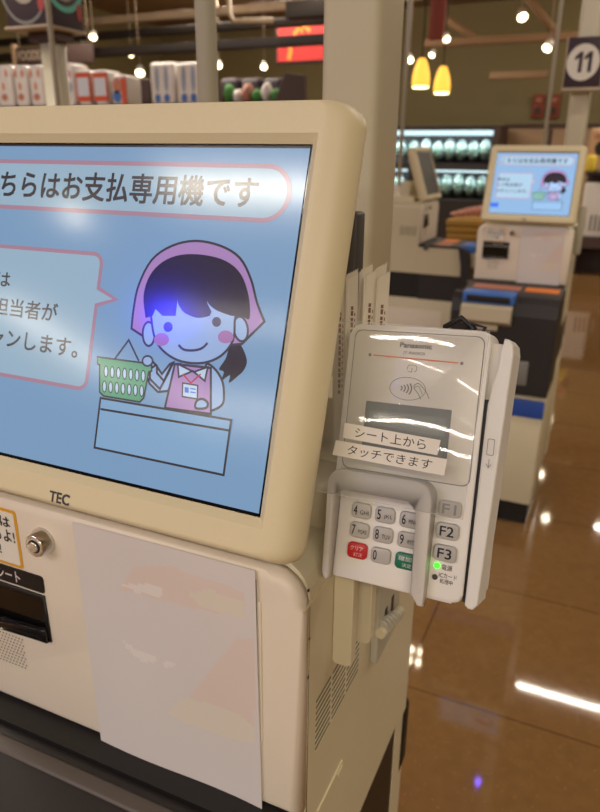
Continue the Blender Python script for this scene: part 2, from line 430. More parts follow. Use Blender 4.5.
# column below: black plinth, tray top, front cover, lower base
B().box((KX0+.004, .3200, .880), (KX1-.004, .36, .9030), M['black']).done('plinth', kiosk)
tray = B().box((-.515, .297, .872), (-.152, .3120, .9000), M['trayrim'], .003)
tray.box((-.512, .3110, .872), (-.154, .3202, .8985), M['traybk'], .0005)
tray.prism(right(KX0+.006), [(.070, .54), (.34, .54), (.34, .88), (.313, .8975), (.14, .8975), (.100, .892), (.080, .872), (.070, .83)], 0, .344, M['traybk'], 0)
tray.prism(right(-.520), [(.064, .56), (.10, .56), (.11, .80), (.13, .8965), (.102, .893), (.076, .874), (.064, .83)], 0, .370, M['traybk'], 0)
tray = tray.done('front_cover', kiosk)
B().box((-.480, .050, .866), (-.298, .130, .9060), M['bluetray'], .006).box((-.465, .047, .872), (-.313, .110, .896), M['black'], .003).done('cash_slot', tray)
B().prism(right(-.478), [(.0635, .79), (.10, .79), (.10, .866), (.06, .866), (.030, .856), (.026, .81)], 0, .176, M['trayivory'], .004, 2, smooth=False).box((-.435, .045, .772), (-.345, .0635, .792), M['trayivory'], .004).done('cash_tray', tray)
for k in range(8): pass
B().box((-.295, .058, .58), (-.225, .0645, .67), M['inkgrey'], .002).done('coin_hatch', tray)
B().box((-.285, .19, .8973), (-.165, .275, .8985), M['orange']).done('guide_sticker', tray)['label'] = 'orange guide sticker'
B().box((-.475, .19, .8973), (-.30, .275, .8985), M['redbrown']).done('guide_sticker', tray)['label'] = 'red and white printed guide sticker'
# white side wings, base
B().prism(right(KX1-.004), [(.13, .885), (.085, .742), (.3535, .742), (.3535, .885)], 0, .0035, M['side'], 0).done('side_wing', kiosk)
b = B().prism(right(KX0+.003), [(.13, .885), (.085, .742), (.3535, .742), (.3535, .885)], -.004, .004, M['side'], 0)
b.box((KX0+.005, .617, .10), (KX1, .66, .7415), M['side'])
b.box((KX0+.005, .09, .10), (KX1-.004, .617, .60), M['side'], .003)
b.box((KX0+.002, .20, .16), (KX0+.006, .56, .54), M['cream'], .002)
b.done('base', kiosk)
B().box((KX0+.02, .10, .60), (KX1-.001, .6165, .7418), M['black']).done('recess_band', kiosk)
B().box((KX0, .0745, .455), (KX1-.002, .09, .52), M['blue'], .001).done('blue_stripe', kiosk)
B().box((KX0+.005, .078, .10), (KX1-.005, .0895, .454), M['side'], .002).done('lower_door', kiosk)
B().box((KX0+.015, .11, 0), (KX1-.015, .64, .10), M['black']).done('foot', kiosk)
B().prism(Fr((0, .66, 0), (1, 0, 0), (0, 0, 1), (0, 1, 0)), rrect(KX1-.03, KX1+.001, .63, .738, .012, 4), -.012, .016, M['black'], .003, 2).done('side_handle', kiosk)

# monitor
ml, mr, mt, mb = -SW-.0285, .0285, .0285, -SH-.0298
mon = B()
# bezel ring: outer rounded rect, inner opening with sloping reveal
def ring(bld, fr, outer, inner, c_o, c_i, m, sm=False):
    i = bld.mi(m); n = len(outer)
    a = [bld.bm.verts.new(fr(p[0], p[1], c_o)) for p in outer]; q = [bld.bm.verts.new(fr(p[0], p[1], c_i)) for p in inner]
    for k in range(n):
        f = bld.bm.faces.new((a[k], a[(k+1) % n], q[(k+1) % n], q[k])); f.material_index = i; f.smooth = sm
def rr(l, r_, bb, t, rad): return rrect(l, r_, bb, t, rad, 8)
BD = .0045      # bezel stands proud of the glass
steps = []
# outer profile curving back at the rim
for k in range(0, 7):
    t = k/6*PI/2; ins = .020*(1-math.sin(t)); steps.append((ins, BD-.020*(1-math.cos(t))))
prev = None
for ins, c in steps:
    o = rr(ml+ins*.5, mr-ins, mb+ins*.35, mt-ins*.15, max(.004, .014-ins*.3))
    if prev: ring(mon, SCR, prev[0], o, prev[1], c, M['bezel'], True)
    prev = (o, c)
back = rr(ml, mr, mb, mt, .014)
ring(mon, SCR, back, rr(ml+.006, mr-.012, mb+.012, mt-.012, .016), prev[1], -.042, M['bezel'], True)
mon.poly(SCR, rr(ml+.006, mr-.012, mb+.012, mt-.012, .016), -.042, M['bezel'])
ins0 = steps[0]; o0 = rr(ml+ins0[0]*.5, mr-ins0[0], mb+ins0[0]*.35, mt-ins0[0]*.15, .008)
inn = rrect(-SW-.0068, .0056, -SH-.0068, .0066, .0008, 8)
ring(mon, SCR, o0, inn, BD, BD, M['bezel'])
inn2 = rrect(-SW-.0012, .0012, -SH-.0012, .0012, .0005, 8)
ring(mon, SCR, inn, inn2, BD, .0004, M['bezel'])
bmesh.ops.remove_doubles(mon.bm, verts=list(mon.bm.verts), dist=1e-6)
mon = mon.done('monitor_housing', kiosk)
B().text(SCR, 'TEC', *(lambda a, b: (a[0], b[0]))(S(54.3, 496), S(74.3, 496)), S(60, 501.5)[1], S(60, 491)[1], BD+.0003, M['darkgrey'], .028).done('maker_mark', mon)['label'] = 'dark grey letters TEC'
B().fbox(SCR, -SW-.001, .001, -SH-.001, .001, -.004, -.0006, M['blackgloss']).done('screen_frame', mon)
b = B().box((-.29, .475, 1.14), (-.23, .50, 1.30), M['darkgrey'], .004).box((-.42, .44, 1.12), (-.215, .50, 1.22), M['side'], .01)
q0, q1 = at(343, 262, .475), at(358, 213, .475)
b.box((q0.x, .475, 1.14), (q1.x, .492, q1.z), M['darkgrey'], .002)
b.done('monitor_stand', kiosk)

# the picture on the screen
D = B(); q = .00008
L = {'bg': 0, 'a': 1*q, 'b': 2*q, 'c': 3*q, 'd': 4*q, 'e': 5*q, 'f': 6*q, 'g': 7*q, 'h': 8*q}
def P(l): return [S(*p) for p in l]
D.poly(SCR, [(-SW, -SH+.001), (-.0003, -SH+.001), (-.0003, -.0012), (-SW, -.0012)], 0, S_['bg'])
D.poly(SCR, [(-SW, -.0012), (-.0003, -.0012), (-.0003, 0), (-SW, 0)], 0, S_['ink'])
# title pill
pt = S(100, 163)[1]; pb = S(100, 211.8)[1]; prr = S(289, 195)[0]; pr_l = -SW+.012
pill = rrect(pr_l, prr, pb, pt, (pt-pb)/2*.98, 10)
D.poly(SCR, pill, L['a'], S_['white']); D.stroke(SCR, pill, .0030, L['b'], S_['pink'], True)
tl, tr_ = S(52.5, 180)[0], S(258, 190)[0]
pitch = (S(240, 190)[0]-S(69, 184)[0])/7.0
D.text(SCR, 'こちらはお支払専用機です', S(258, 190)[0]-pitch*11.86, S(258, 190)[0], S(180, 205)[1], S(180, 175.2)[1], L['c'], S_['ink'], .018)
# speech bubble
bt, bb_ = S(60, 251)[1], S(60, 385)[1]
br_ = S(97, 300)[0]; bl_ = -SW+.016
pts = rrect(bl_, br_, bb_, bt, .007, 5)
n1 = S(96, 288); n2 = S(116, 299.5); n3 = S(94.5, 305)
k_ = 6
pts = pts[:6]+[(br_, n3[1]), n2, (br_, n1[1])]+pts[6:]
D.poly(SCR, pts, L['a'], S_['white']); D.stroke(SCR, pts, .0028, L['b'], S_['pink'], True)
def trow(txt, xr, n, ytop, ybot):
    r_ = S(xr, (ytop+ybot)/2)[0]; D.text(SCR, txt, r_-n*pb2, r_, S(xr-8, ybot)[1], S(xr-8, ytop)[1], L['c'], S_['ink'], .012)
pb2 = (S(50, 312)[0]-S(3, 309)[0])/3.0
trow('商品は', 10.5, 2.95, 271, 287)
trow('レジ担当者が', 57.5, 5.95, 303, 321.5)
trow('スキャンします。', 78, 7.6, 338.5, 357.5)
# the cashier figure: scarf, ponytail, face, hair, body
def fillstroke(pts, fill, lv, wd=.0016, sm=True, closed=True, ink='ink'):
    p = P(pts); p = smooth(p, 4, closed) if sm else p
    if fill: D.poly(SCR, p, lv, S_[fill])
    D.stroke(SCR, p, wd, lv+q*.5, S_[ink], closed)
# ponytail
pp = smooth(P([(232, 335), (241, 345), (247, 360), (244, 370), (238, 376), (229, 383), (230, 375), (221, 381), (224, 372), (219, 369), (226, 358), (229, 345)]), 3, True)
D.poly(SCR, pp, L['a'], S_['hair'])
# body and arms
fillstroke([(206, 365), (214, 368), (222, 380), (224, 394), (222, 405), (210, 411), (200, 409), (196, 405), (206, 398), (208, 388)], 'skin', L['a'])
fillstroke([(174, 362), (168, 374), (160, 389), (150, 379), (150, 369), (156, 365), (162, 374), (170, 364)], 'skin', L['a'], sm=False)
fillstroke([(148, 364), (153, 362), (157, 366), (157, 373), (164, 381), (172, 364), (180, 364), (168, 391), (158, 392), (150, 384), (146, 374)], 'skin', L['a'], sm=False)
fillstroke([(175, 364), (211, 368), (211, 414), (165, 408)], 'scarf', L['b'], sm=False)
fillstroke([(178, 364), (194, 372), (208, 367), (205, 381), (193, 371), (179, 377)], 'hole', L['c'], .0013, sm=False)
D.stroke(SCR, P([(183, 374), (191, 383), (201, 374)]), .0011, L['d'], S_['red'])
fillstroke([(183, 383), (198, 385.5), (197.5, 399), (182.5, 396.5)], 'hole', L['d'], .0010, sm=False)
D.poly(SCR, P([(185, 387), (189, 387.6), (189, 393), (185, 392.4)]), L['e'], S_['logo'])
D.stroke(SCR, P([(190.5, 388.5), (196, 389.3)]), .0008, L['e'], S_['logo']); D.stroke(SCR, P([(190.5, 392), (196, 392.8)]), .0008, L['e'], S_['logo'])
fillstroke([(196, 408), (197, 401), (203, 399), (208, 403), (206, 408)], 'skin', L['e'])
# scarf
scf = smooth(P([(131.7, 328.6), (134, 308), (139, 285), (152, 260), (172, 246), (196, 241), (221, 246), (240, 258), (251, 279), (257, 302), (264.5, 321.7)]), 4)+P([(242, 344), (200, 348), (146, 338)])
D.poly(SCR, scf, L['c'], S_['scarf']); D.stroke(SCR, scf, .0016, L['c']+q*.5, S_['ink'], True)
# ears, face
fillstroke(ell(149, 334, 6, 12), 'skin', L['d'], .0015, sm=False)
fillstroke(ell(241, 329, 7, 12.5, rot=-8), 'skin', L['d'], .0015, sm=False)
face = smooth(P([(153, 296), (152, 320), (156, 340), (166, 353), (182, 361.5), (203, 363), (221, 356), (233, 341), (235, 322), (234, 297), (195, 280)]), 4, True)
D.poly(SCR, face, L['e'], S_['skin']); D.stroke(SCR, face, .0016, L['e']+q*.5, S_['ink'], True)
hair = smooth(P([(146, 318), (144, 296), (150, 276), (163, 262), (181, 255), (204, 255), (226, 261), (241, 274), (249, 296), (250, 318), (245, 318)]), 4)+P([(240, 316)])+smooth(P([(232, 316), (218, 311), (209, 304), (207, 297)]), 3)+P([(208, 304), (212, 312)])+smooth(P([(210, 316), (198, 318), (185, 313), (179, 305), (178, 300)]), 3)+P([(176, 316), (163, 316), (156, 309), (153, 316)])
D.poly(SCR, hair, L['f'], S_['hair'])
for cx, cy, in ((168.5, 327), (217, 322)): D.poly(SCR, P(ell(cx, cy, 4.6, 5)), L['g'], S_['ink'])
for cx, cy, rx in ((162, 339.5, 7.5), (226, 337, 7.8)): D.poly(SCR, P(ell(cx, cy, rx, 6.5)), L['f'], S_['cheek'])
D.stroke(SCR, smooth(P([(179, 345), (184, 349.5), (193, 350.5), (202, 348.5), (208, 343)]), 4), .0016, L['g'], S_['ink'])
# basket
D.stroke(SCR, P([(115, 359), (129, 340), (139, 361)]), .0013, L['d'], S_['ink'])
fillstroke([(98, 357), (152, 364), (152, 371), (149, 372), (144, 398), (140, 402), (104, 396), (100, 392), (100, 365), (98, 364)], 'green', L['e'], .0012, sm=False)
for r_, (ya, yb) in enumerate(((370, 382), (385, 397))):
    for k in range(7):
        x = 106.5+k*6.2-(r_*1.6); y = (ya+yb)/2-4.5+k*.75
        e_ = P(ell(x, y, 1.9, 5.6, 12)); D.poly(SCR, e_, L['f'], S_['hole']); D.stroke(SCR, e_, .0007, L['g'], S_['ink'], True)
fillstroke(ell(148, 361, 5, 5), 'skin', L['g'], .0013, sm=False)
# counter
D.poly(SCR, P([(101, 398), (231.5, 420), (224, 475), (95, 447.5)]), L['f'], S_['counter'])
D.stroke(SCR, P([(101, 398), (231.5, 420), (224, 475), (95, 447.5)]), .0015, L['g'], S_['ink'], True)
D.stroke(SCR, P([(101, 409), (230, 430.5)]), .0015, L['g'], S_['ink'])
D.poly(SCR, [(-.285, -.205), (-.255, -.205), (-.255, -.188), (-.285, -.188)], L['a'], S_['logo'])
D.done('screen_image', mon, normals=False)

# ============================================ blank paper on the kiosk front
def paper_sheet(K):
    b = B(); nx, nz = 70, 90; grid = []
    c00, c10, c01, c11 = (-.3334, .8985), (-.1806, .8995), (-.3365, 1.1115), (-.1830, 1.1135)
    fr_ = front(.34)
    def pt(u, v):
        a = [(c00[i]*(1-u)+c10[i]*u)*(1-v)+(c01[i]*(1-u)+c11[i]*u)*v for i in (0, 1)]
        return a, .0012+.0012*math.sin(u*6)*math.sin(v*5+1)+.0008*(u**6)
    for c_off in (0, .0003):
        g = [[b.bm.verts.new(fr_(*pt(i/nx, j/nz)[0], pt(i/nx, j/nz)[1]+c_off+.0004)) for j in range(nz+1)] for i in range(nx+1)]
        grid.append(g)
        for i in range(nx):
            for j in range(nz):
                f = b.bm.faces.new((g[i][j], g[i+1][j], g[i+1][j+1], g[i][j+1])); f.smooth = True; f.material_index = b.mi(M['paper'])
    zones = []
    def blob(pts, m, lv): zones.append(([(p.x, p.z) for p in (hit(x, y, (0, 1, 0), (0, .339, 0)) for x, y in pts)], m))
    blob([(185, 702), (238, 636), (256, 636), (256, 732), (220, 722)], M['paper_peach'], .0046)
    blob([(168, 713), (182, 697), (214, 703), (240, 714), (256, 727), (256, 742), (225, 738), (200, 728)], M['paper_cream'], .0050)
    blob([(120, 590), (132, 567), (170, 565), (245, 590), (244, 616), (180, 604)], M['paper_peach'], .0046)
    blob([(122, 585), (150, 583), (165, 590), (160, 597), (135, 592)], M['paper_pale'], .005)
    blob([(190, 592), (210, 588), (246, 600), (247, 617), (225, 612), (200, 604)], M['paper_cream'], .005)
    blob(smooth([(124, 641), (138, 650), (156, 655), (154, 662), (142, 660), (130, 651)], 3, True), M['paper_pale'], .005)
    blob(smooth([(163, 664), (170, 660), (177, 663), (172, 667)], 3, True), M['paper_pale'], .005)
    def inside(p, poly):
        r = False; n = len(poly)
        for i in range(n):
            (x1, y1), (x2, y2) = poly[i], poly[i-1]
            if (y1 > p[1]) != (y2 > p[1]) and p[0] < (x2-x1)*(p[1]-y1)/(y2-y1)+x1: r = not r
        return r
    for f in b.bm.faces:
        c = f.calc_center_median()
        for pl, m in zones:
            if inside((c.x, c.z), pl): f.material_index = b.mi(m)
    return b.done('paper_sheet')
ps = tag(paper_sheet(None), 'blank pale paper sheet taped over the front panel of the nearest kiosk', 'paper', 'paper sheets covering kiosk panels')

# ============================================ payment terminal
TO = Vector((-0.10572576, 0.39749797, 1.18348709))
TRt = Vector((0.99506755, -0.0700345, 0.0702548)); TN = Vector((-0.08856989, -0.9420954, 0.31533574)); TU = Vector((-0.04410234, 0.32000282, 0.94365151))
T = Fr(TO, TRt, TU, TN, .92)
term = thing('payment_terminal', TO-Vector((0, 0, .09)), 'white card payment terminal with keypad beside the nearest screen', 'card reader')
def tpart(b, name, par=None, label=None):
    o = b.done(name, par or term)
    if label: o['label'] = label
    return o
body = B().prism(T, rrect(-.0505, .0518, -.0925, .0935, .007, 5), -.026, 0, M['termwhite'], .003, 3)
body.prism(T, rrect(-.045, .063, -.088, .086, .006, 5), -.026, -.006, M['termwhite'], 0)
body = tpart(body, 'housing')
wn = B().prism(T, rrect(-.0455, .0478, -.0115, .0890, .005, 5), -.001, .0007, M['window'], .0006, 2)
wn.stroke(T, rrect(-.0458, .0481, -.0118, .0893, .005, 5), .0008, .0003, M['inkgrey'], True)
wn = tpart(wn, 'display_cover', body)
b = B(); b.poly(T, rrect(-.0318, .0313, -.0040, .0385, .0005, 1), .0010, M['lcdframe']); b.poly(T, rrect(-.0285, .028, -.001, .0325, .0005, 1), .0012, M['lcd'])
tpart(b, 'lcd', body, 'grey-green liquid crystal display')
b = B()
b.stroke(T, [(-.0300, .0718), (.0322, .0708)], .0009, .0012, M['orange_line'])
tpart(b, 'orange_line', body)
b = B()
b.poly(T, ell(-.0326, .0718, .0012, .0012, 12), .0012, M['inkgrey'])
tpart(b, 'marker_dot', body); b = B(); b.poly(T, ell(.0345, .0707, .0012, .0012, 12), .0012, M['inkgrey'])
tpart(b, 'marker_dot', body)
b = B()
b.text(T, 'Panasonic', -.0105, .0125, .0788, .0822, .0012, M['inkgrey'], .03)
b.text(T, 'JT-R600CR', -.0078, .0085, .0736, .0762, .0012, M['inkgrey'], 0)
tpart(b, 'maker_name', body)
b = B()
b.stroke(T, ell(-.0018, .0500, .0132, .0080, 30), .0004, .0012, M['inkgrey'], True)
for k in range(4):
    b.stroke(T, ell(-.0085+k*.0018, .0500, .0028+k*.0005, .0020+k*.0010, 8, -50, 50), .0009, .0013, M['inkgrey'])
b.stroke(T, smooth([(.003, .053), (.0055, .0545), (.008, .053), (.012, .049), (.0145, .0445)], 3), .0005, .0013, M['inkgrey'])
b.stroke(T, smooth([(.003, .053), (.0032, .0505), (.0052, .0485), (.007, .0465), (.0085, .0435)], 3), .0005, .0013, M['inkgrey'])
b.stroke(T, smooth([(.0035, .0515), (.006, .0525), (.0075, .0505), (.0095, .047)], 3), .0004, .0013, M['inkgrey'])
b.stroke(T, smooth([(-.0035, .0632), (-.0025, .0665), (.0025, .0665), (.0035, .064), (.002, .062)], 3), .0004, .0013, M['inkgrey'])
b.stroke(T, [(-.003, .0620), (.000, .0620), (.000, .0648)], .0004, .0013, M['inkgrey'])
tpart(b, 'contactless_symbol', body)
# keypad well, hood
tpart(B().prism(T, rrect(-.0445, .019, -.0925, -.026, .003, 3), -.0008, .0006, M['termwhite'], .0004, 1), 'keypad', body)
out = rrect(-.0500, .0275, -.0945, -.0120, .0105, 7, '23'); inn_ = rrect(-.0445, .0178, -.0945, -.0265, .006, 6, '23')
# U outline: outer CCW from BR .. BL, inner back
U = [out[0]]+out[1:-1]+[out[-1]]
U = [(.0275, -.0935)]+[p for p in out if p[1] > -.09]+[(-.0500, -.0900), (-.0480, -.0945), (-.0455, -.0945)]+[(-.0445, -.0925)]+[p for p in inn_[::-1] if p[1] > -.09]+[(.0178, -.0895), (.0235, -.0975), (.0275, -.0975)]
def hf(a, b_): return .0125 if b_ > -.078 else (.0125*max(.15, (b_+.0975)/.0195))
def hf2(a, b_): return .0135 if b_ > -.040 else .0135-max(0, (-.040-b_))*.10
hb = B().prism(T, U, .0, 0, M['termgrey'], .0016, 3, hfun=hf2)
tpart(hb, 'keypad_hood', body, 'grey raised hood around the keypad')
def key(a, b_, wd, hh, m, txt, sub=None, mk='key', tm=None):
    k = B().prism(T, rrect(a-wd/2, a+wd/2, b_-hh/2, b_+hh/2, min(wd, hh)*.28, 4), 0, .0034, m, .0011, 3)
    ko = tpart(k, mk, body)
    t = B(); tm = tm or M['ink']
    if txt: t.text(T, txt, *( (a-wd*.36, a-wd*.36+.0021*len(txt)+.0006, b_-hh*.30, b_+hh*.32) if sub is not None else (a-wd*.30, a+wd*.30, b_-hh*.30, b_+hh*.30)), .0036, tm, .01)
    if sub: t.text(T, sub, a-wd*.02, a+wd*.42, b_-hh*.22, b_+hh*.06, .0036, tm)
    if t.mats:
        t.done('key_mark', body)
    else: t.bm.free()
ca = (-.0262, -.0080, .0106); rb = (-.0410, -.0552, -.0702)
for j, row in enumerate((((u'4', 'GHI'), ('5', 'JKL'), ('6', 'MNO')), (('7', 'PQRS'), ('8', 'TUV'), ('9', 'WXYZ')))):
    for i, (d, s2) in enumerate(row): key(ca[i], rb[j], .0148, .0112, M['key'], d, s2)
key(ca[1], rb[2], .0148, .0112, M['key'], '0', '')
for a_, m_, t1, t2, lb in ((ca[0], 'keyred', 'クリア', '訂正', 'red key'), (ca[2], 'keygreen', '確認', '決定', 'green key')):
    k = B().prism(T, rrect(a_-.0076, a_+.0076, rb[2]-.0058, rb[2]+.0058, .003, 4), 0, .0034, M[m_], .0011, 3)
    k.text(T, t1, a_-.005, a_+.005, rb[2]+.0003, rb[2]+.0034, .0036, M['paper']); k.text(T, t2, a_-.002, a_+.005, rb[2]-.0040, rb[2]-.0012, .0036, M['paper'])
    tpart(k, 'key', body, lb)
for i, (t_, b_) in enumerate((('F1', -.0285), ('F2', -.0437), ('F3', -.0590))):
    key(.0375, b_, .0158, .0112, M['key'], t_, None, 'function_key', M['ink'] if i else M['inkgrey'])
tpart(B().lathe(T, [(.0020, 0), (.0020, .0008), (.0012, .0013)], M['led'], 16, (.0325, -.0688)), 'indicator_light', body, 'lit green indicator light')
tpart(B().lathe(T, [(.0019, 0), (.0019, .0008), (.0012, .0011)], M['darkgrey'], 16, (.0319, -.0768)), 'indicator_light', body, 'unlit dark indicator light')
b = B().text(T, '電源', .0358, .0432, -.0708, -.0670, .0004, M['ink']); b.text(T, 'ICカード', .0345, .0470, -.0762, -.0728, .0004, M['ink']); b.text(T, '処理中', .0355, .0445, -.0802, -.0768, .0004, M['ink'])
tpart(b, 'light_caption', body)
b = B()
b.stroke(T, [(-.004, -.0855), (-.004, -.0915), (.003, -.0915), (.003, -.0855)], .0004, .0004, M['inkgrey'], True)
b.stroke(T, [(-.0025, -.0868), (-.0005, -.0855), (.001, -.0868)], .0003, .0004, M['inkgrey']); b.stroke(T, [(.0045, -.0915), (.0045, -.087), (.0070, -.087), (.0058, -.0858), (.0046, -.087)], .0004, .0004, M['inkgrey'])
tpart(b, 'card_slot_symbol', body)
# card rail on the right
rail = [(.0545, -.0905), (.0570, -.0925), (.0600, -.0925), (.0630, -.0890), (.0682, .0790), (.0672, .0850), (.0640, .0885), (.0612, .0890), (.0605, .080), (.0595, .067), (.0570, .056), (.0550, .045)]
rl = B().prism(T, rail, -.020, .0035, M['termrail'], .0016, 3, smooth=False)
rl = tpart(rl, 'card_rail')
b = B(); b.stroke(T, rrect(.0585, .0628, .012, .0225, .0006, 2), .0004, .0052, M['inkgrey'], True); b.stroke(T, [(.0605, .0095), (.0605, .0035)], .0004, .0052, M['inkgrey']); b.stroke(T, [(.059, .006), (.0605, .0035), (.062, .006)], .0004, .0052, M['inkgrey'])
tpart(b, 'rail_marking', rl)
tpart(B().prism(T, [(.0516, -.0900), (.0545, -.0900), (.0550, .048), (.0516, .048)], -.0055, -.0022, M['black']), 'card_groove')
tpart(B().tube([T(.030, .080, -.026), T(.032, .098, -.030), T(.024, .104, -.024), T(.012, .098, -.028), T(.010, .080, -.036)], .0022*1, M['black'], 8).tube([T(.034, .085, -.030), T(.040, .099, -.030), T(.030, .101, -.028), T(.020, .09, -.032)], .0014, M['black'], 8), 'cable')
# bracket arms hanging the terminal on the kiosk
bk = B().prism(Fr((0, .402, 0), (1, 0, 0), (0, 0, 1), (0, -1, 0)), rrect(-.1510, -.1355, 1.004, 1.10, .004, 4, '14'), -.006, .004, M['side'], .001, 2, smooth=False)
bk.prism(Fr((0, .428, 0), (1, 0, 0), (0, 0, 1), (0, -1, 0)), rrect(-.1510, -.1295, 1.008, 1.13, .004, 4, '14'), -.006, .004, M['side'], .001, 2, smooth=False)
bk.box((-.150, .42, 1.09), (-.10, .47, 1.16), M['cream'], .004)
tpart(bk, 'bracket')

# clear film in front of the terminal, with two word strips
film = thing('plastic_sheet', T(-.005, .03, .016), 'clear plastic sheet with two printed word strips hanging over the terminal display', 'plastic sheet')
b = B(); i_ = b.mi(M['film']); nx, ny = 20, 20
def fp(u, v):       # u 0..1 left to right, v 0..1 bottom to top
    c0, c1, c2, c3 = (-.0672, -.0302), (.0500, -.0315), (-.0550, .0938), (.0540, .0915)
    a = [(c0[k]*(1-u)+c1[k]*u)*(1-v)+(c2[k]*(1-u)+c3[k]*u)*v for k in (0, 1)]
    c = .0150 - .0002*v + .00016*math.sin(u*8+v*2)
    return a[0], a[1], c+.001
g = [[b.bm.verts.new(T(*fp(i/nx, j/ny))) for j in range(ny+1)] for i in range(nx+1)]
for i in range(nx):
    for j in range(ny):
        f = b.bm.faces.new((g[i][j], g[i+1][j], g[i+1][j+1], g[i][j+1])); f.smooth = True; f.material_index = i_
b.done('clear_film', film)
b = B(); ed = [fp(k/16, 0) for k in range(17)]+[fp(1, k/16) for k in range(1, 17)]+[fp(1-k/16, 1) for k in range(1, 17)]+[fp(0, 1-k/16) for k in range(1, 16)]
b.stroke(T, [(p[0], p[1]) for p in ed], .0005, .0151, M['filmglint'], True)  # thin pale outline drawn as the film's edge highlight
b.done('edge_highlight', film)
def strip(q4, txt):
    # word strips lie on the film
    def loc(px, py):
        # intersect with the film's mean plane near its lower half
        h = hit(px, py, TN, T(0, 0, .0145)); d = (h-TO)/.92
        return d.dot(TRt), d.dot(TU)
    c = [loc(*p) for p in q4]      # TL TR BR BL
    b = B(); b.prism(T, [c[3], c[2], c[1], c[0]], .0163, .0165, M['stickerw'])
    o = Vector(c[3]); ux = Vector(c[2])-o; uy = Vector(c[0])-o
    fr2 = Fr(T(o.x, o.y, 0), (T(c[2][0], c[2][1])-T(*c[3]))/1, (T(c[0][0], c[0][1])-T(*c[3]))/1, TN)
    b.text(fr2, txt, .13, .88, .20, .84, .01530, M['ink'])
    s = b.done('word_strip', film); return s
strip([(345.5, 422.5), (441.5, 440), (438, 455), (344, 437.5)], 'シート上から')
strip([(337, 440), (448, 459), (445, 475.5), (333.5, 454.5)], 'タッチできます')

# leaflets in a holder on the kiosk top, behind the monitor
hold = thing('leaflet_holder', (-.180, .46, 1.148), 'cream upright leaflet holder behind the terminal on the nearest kiosk', 'holder')
B().box((-.205, .443, 1.1485), (-.142, .472, 1.1525), M['side'], .001).box((-.144, .443, 1.15), (-.142, .472, 1.19), M['side'], .0005).box((-.205, .470, 1.15), (-.142, .472, 1.19), M['side'], .0005).box((-.205, .443, 1.15), (-.203, .472, 1.19), M['side'], .0005).done('holder_tray', hold)
lm = mat('leaflet_paper', (214, 204, 186), .6, noise=.08, nscale=40)
li = mat('leaflet_print', (120, 84, 60), .6)
spots = [(338, 279, .452, -4), (343, 268, .460, 5), (350, 273, .452, -3), (358, 263, .461, 4), (365, 269, .452, 1), (371, 262, .460, 6), (376, 270, .453, 3)]
for k, (px_, py_, y, tl_) in enumerate(spots):
    b = B(); t = math.radians(tl_); pz = at(px_, py_, y); zt = pz.z; x = pz.x
    fr2 = Fr((x, y, 1.153), (math.cos(.4+.15*(k % 3)), math.sin(.4+.15*(k % 3)), 0), (math.sin(t)*.25, 0, 1), (.4, -.9, 0))
    hh = zt-1.153
    zz_ = [(.0080-.0008*j, hh-(.0012 if j % 2 else 0)-.0004*j) for j in range(11)]
    b.prism(fr2, [(0, 0), (.0080, 0)]+zz_, -.0010, .0010, lm, 0); b.tube([fr2(.0002, 0, 0), fr2(.0002, hh-.006, 0)], .0013, lm, 6)
    for m_ in range(15): b.fbox(fr2, .0030, .0048, hh-.085+m_*.0042, hh-.085+m_*.0042+.0026+.001*(m_*7 % 2), .0010, .0011, li)
    for m_ in range(12): b.fbox(fr2, .0056, .0063, hh-.080+m_*.0045, hh-.080+m_*.0045+.0022, .0010, .0011, li)
    o = b.done('leaflet')
    tag(o, ['folded cream leaflet at the left end of the bundle behind the terminal', 'tallest folded cream leaflet, second from the left in the bundle behind the terminal', 'folded cream leaflet, third from the left in the bundle behind the terminal',
            'lowest folded cream leaflet in the middle of the bundle behind the terminal', 'folded cream leaflet, third from the right in the bundle behind the terminal', 'folded cream leaflet, second from the right in the bundle behind the terminal',
            'folded cream leaflet at the right end of the bundle against the post'][k], 'leaflet', 'folded leaflets behind the terminal')

# socket plate with coiled cable on the kiosk side
so = thing('socket_plate', (KX1+.001, .51, .945), 'cream wall socket plate with a coiled plug on the side of the nearest kiosk', 'socket')
b = B().prism(right(KX1), rrect(.497, .566, .925, 1.03, .004, 3), .0006, .007, M['polepaint'], .002, 2, smooth=False)
b.fbox(right(KX1), .515, .522, .95, .975, .007, .0075, M['black']).fbox(right(KX1), .535, .542, .95, .975, .007, .0075, M['black'])
b.done('plate', so)
b = B()
for k in range(6): b.tube([(KX1+.008+k*.0012, .50+k*.006, .965-k*.001), (KX1+.008+k*.0012, .504+k*.006, .965-k*.001)], .0075-.0004*k, M['polepaint'], 12)
b.tube([(KX1+.009, .495, .963), (KX1+.015, .54, .96)], .0050, M['side'], 10)
b.done('cable_boot', so)

# ============================================ posts behind the nearest kiosk
px0 = at(320, 60, .70); px1 = at(398.5, 150, .78)
tag(B().prism(top(0), rrect(px0.x, px1.x, .70, .78, .010, 5), 0, H-.005, M['postpaint'], 0, smooth=True).done('square_post'), 'wide cream square post standing right behind the nearest kiosk', 'post')
pc = at(207, 60, .74)
tag(B().tube([(pc.x, .74, 0), (pc.x, .74, H-.005)], .0118, M['polepaint'], 20).done('round_pole'), 'slim grey round pole behind the nearest screen, left of the wide post', 'pole')

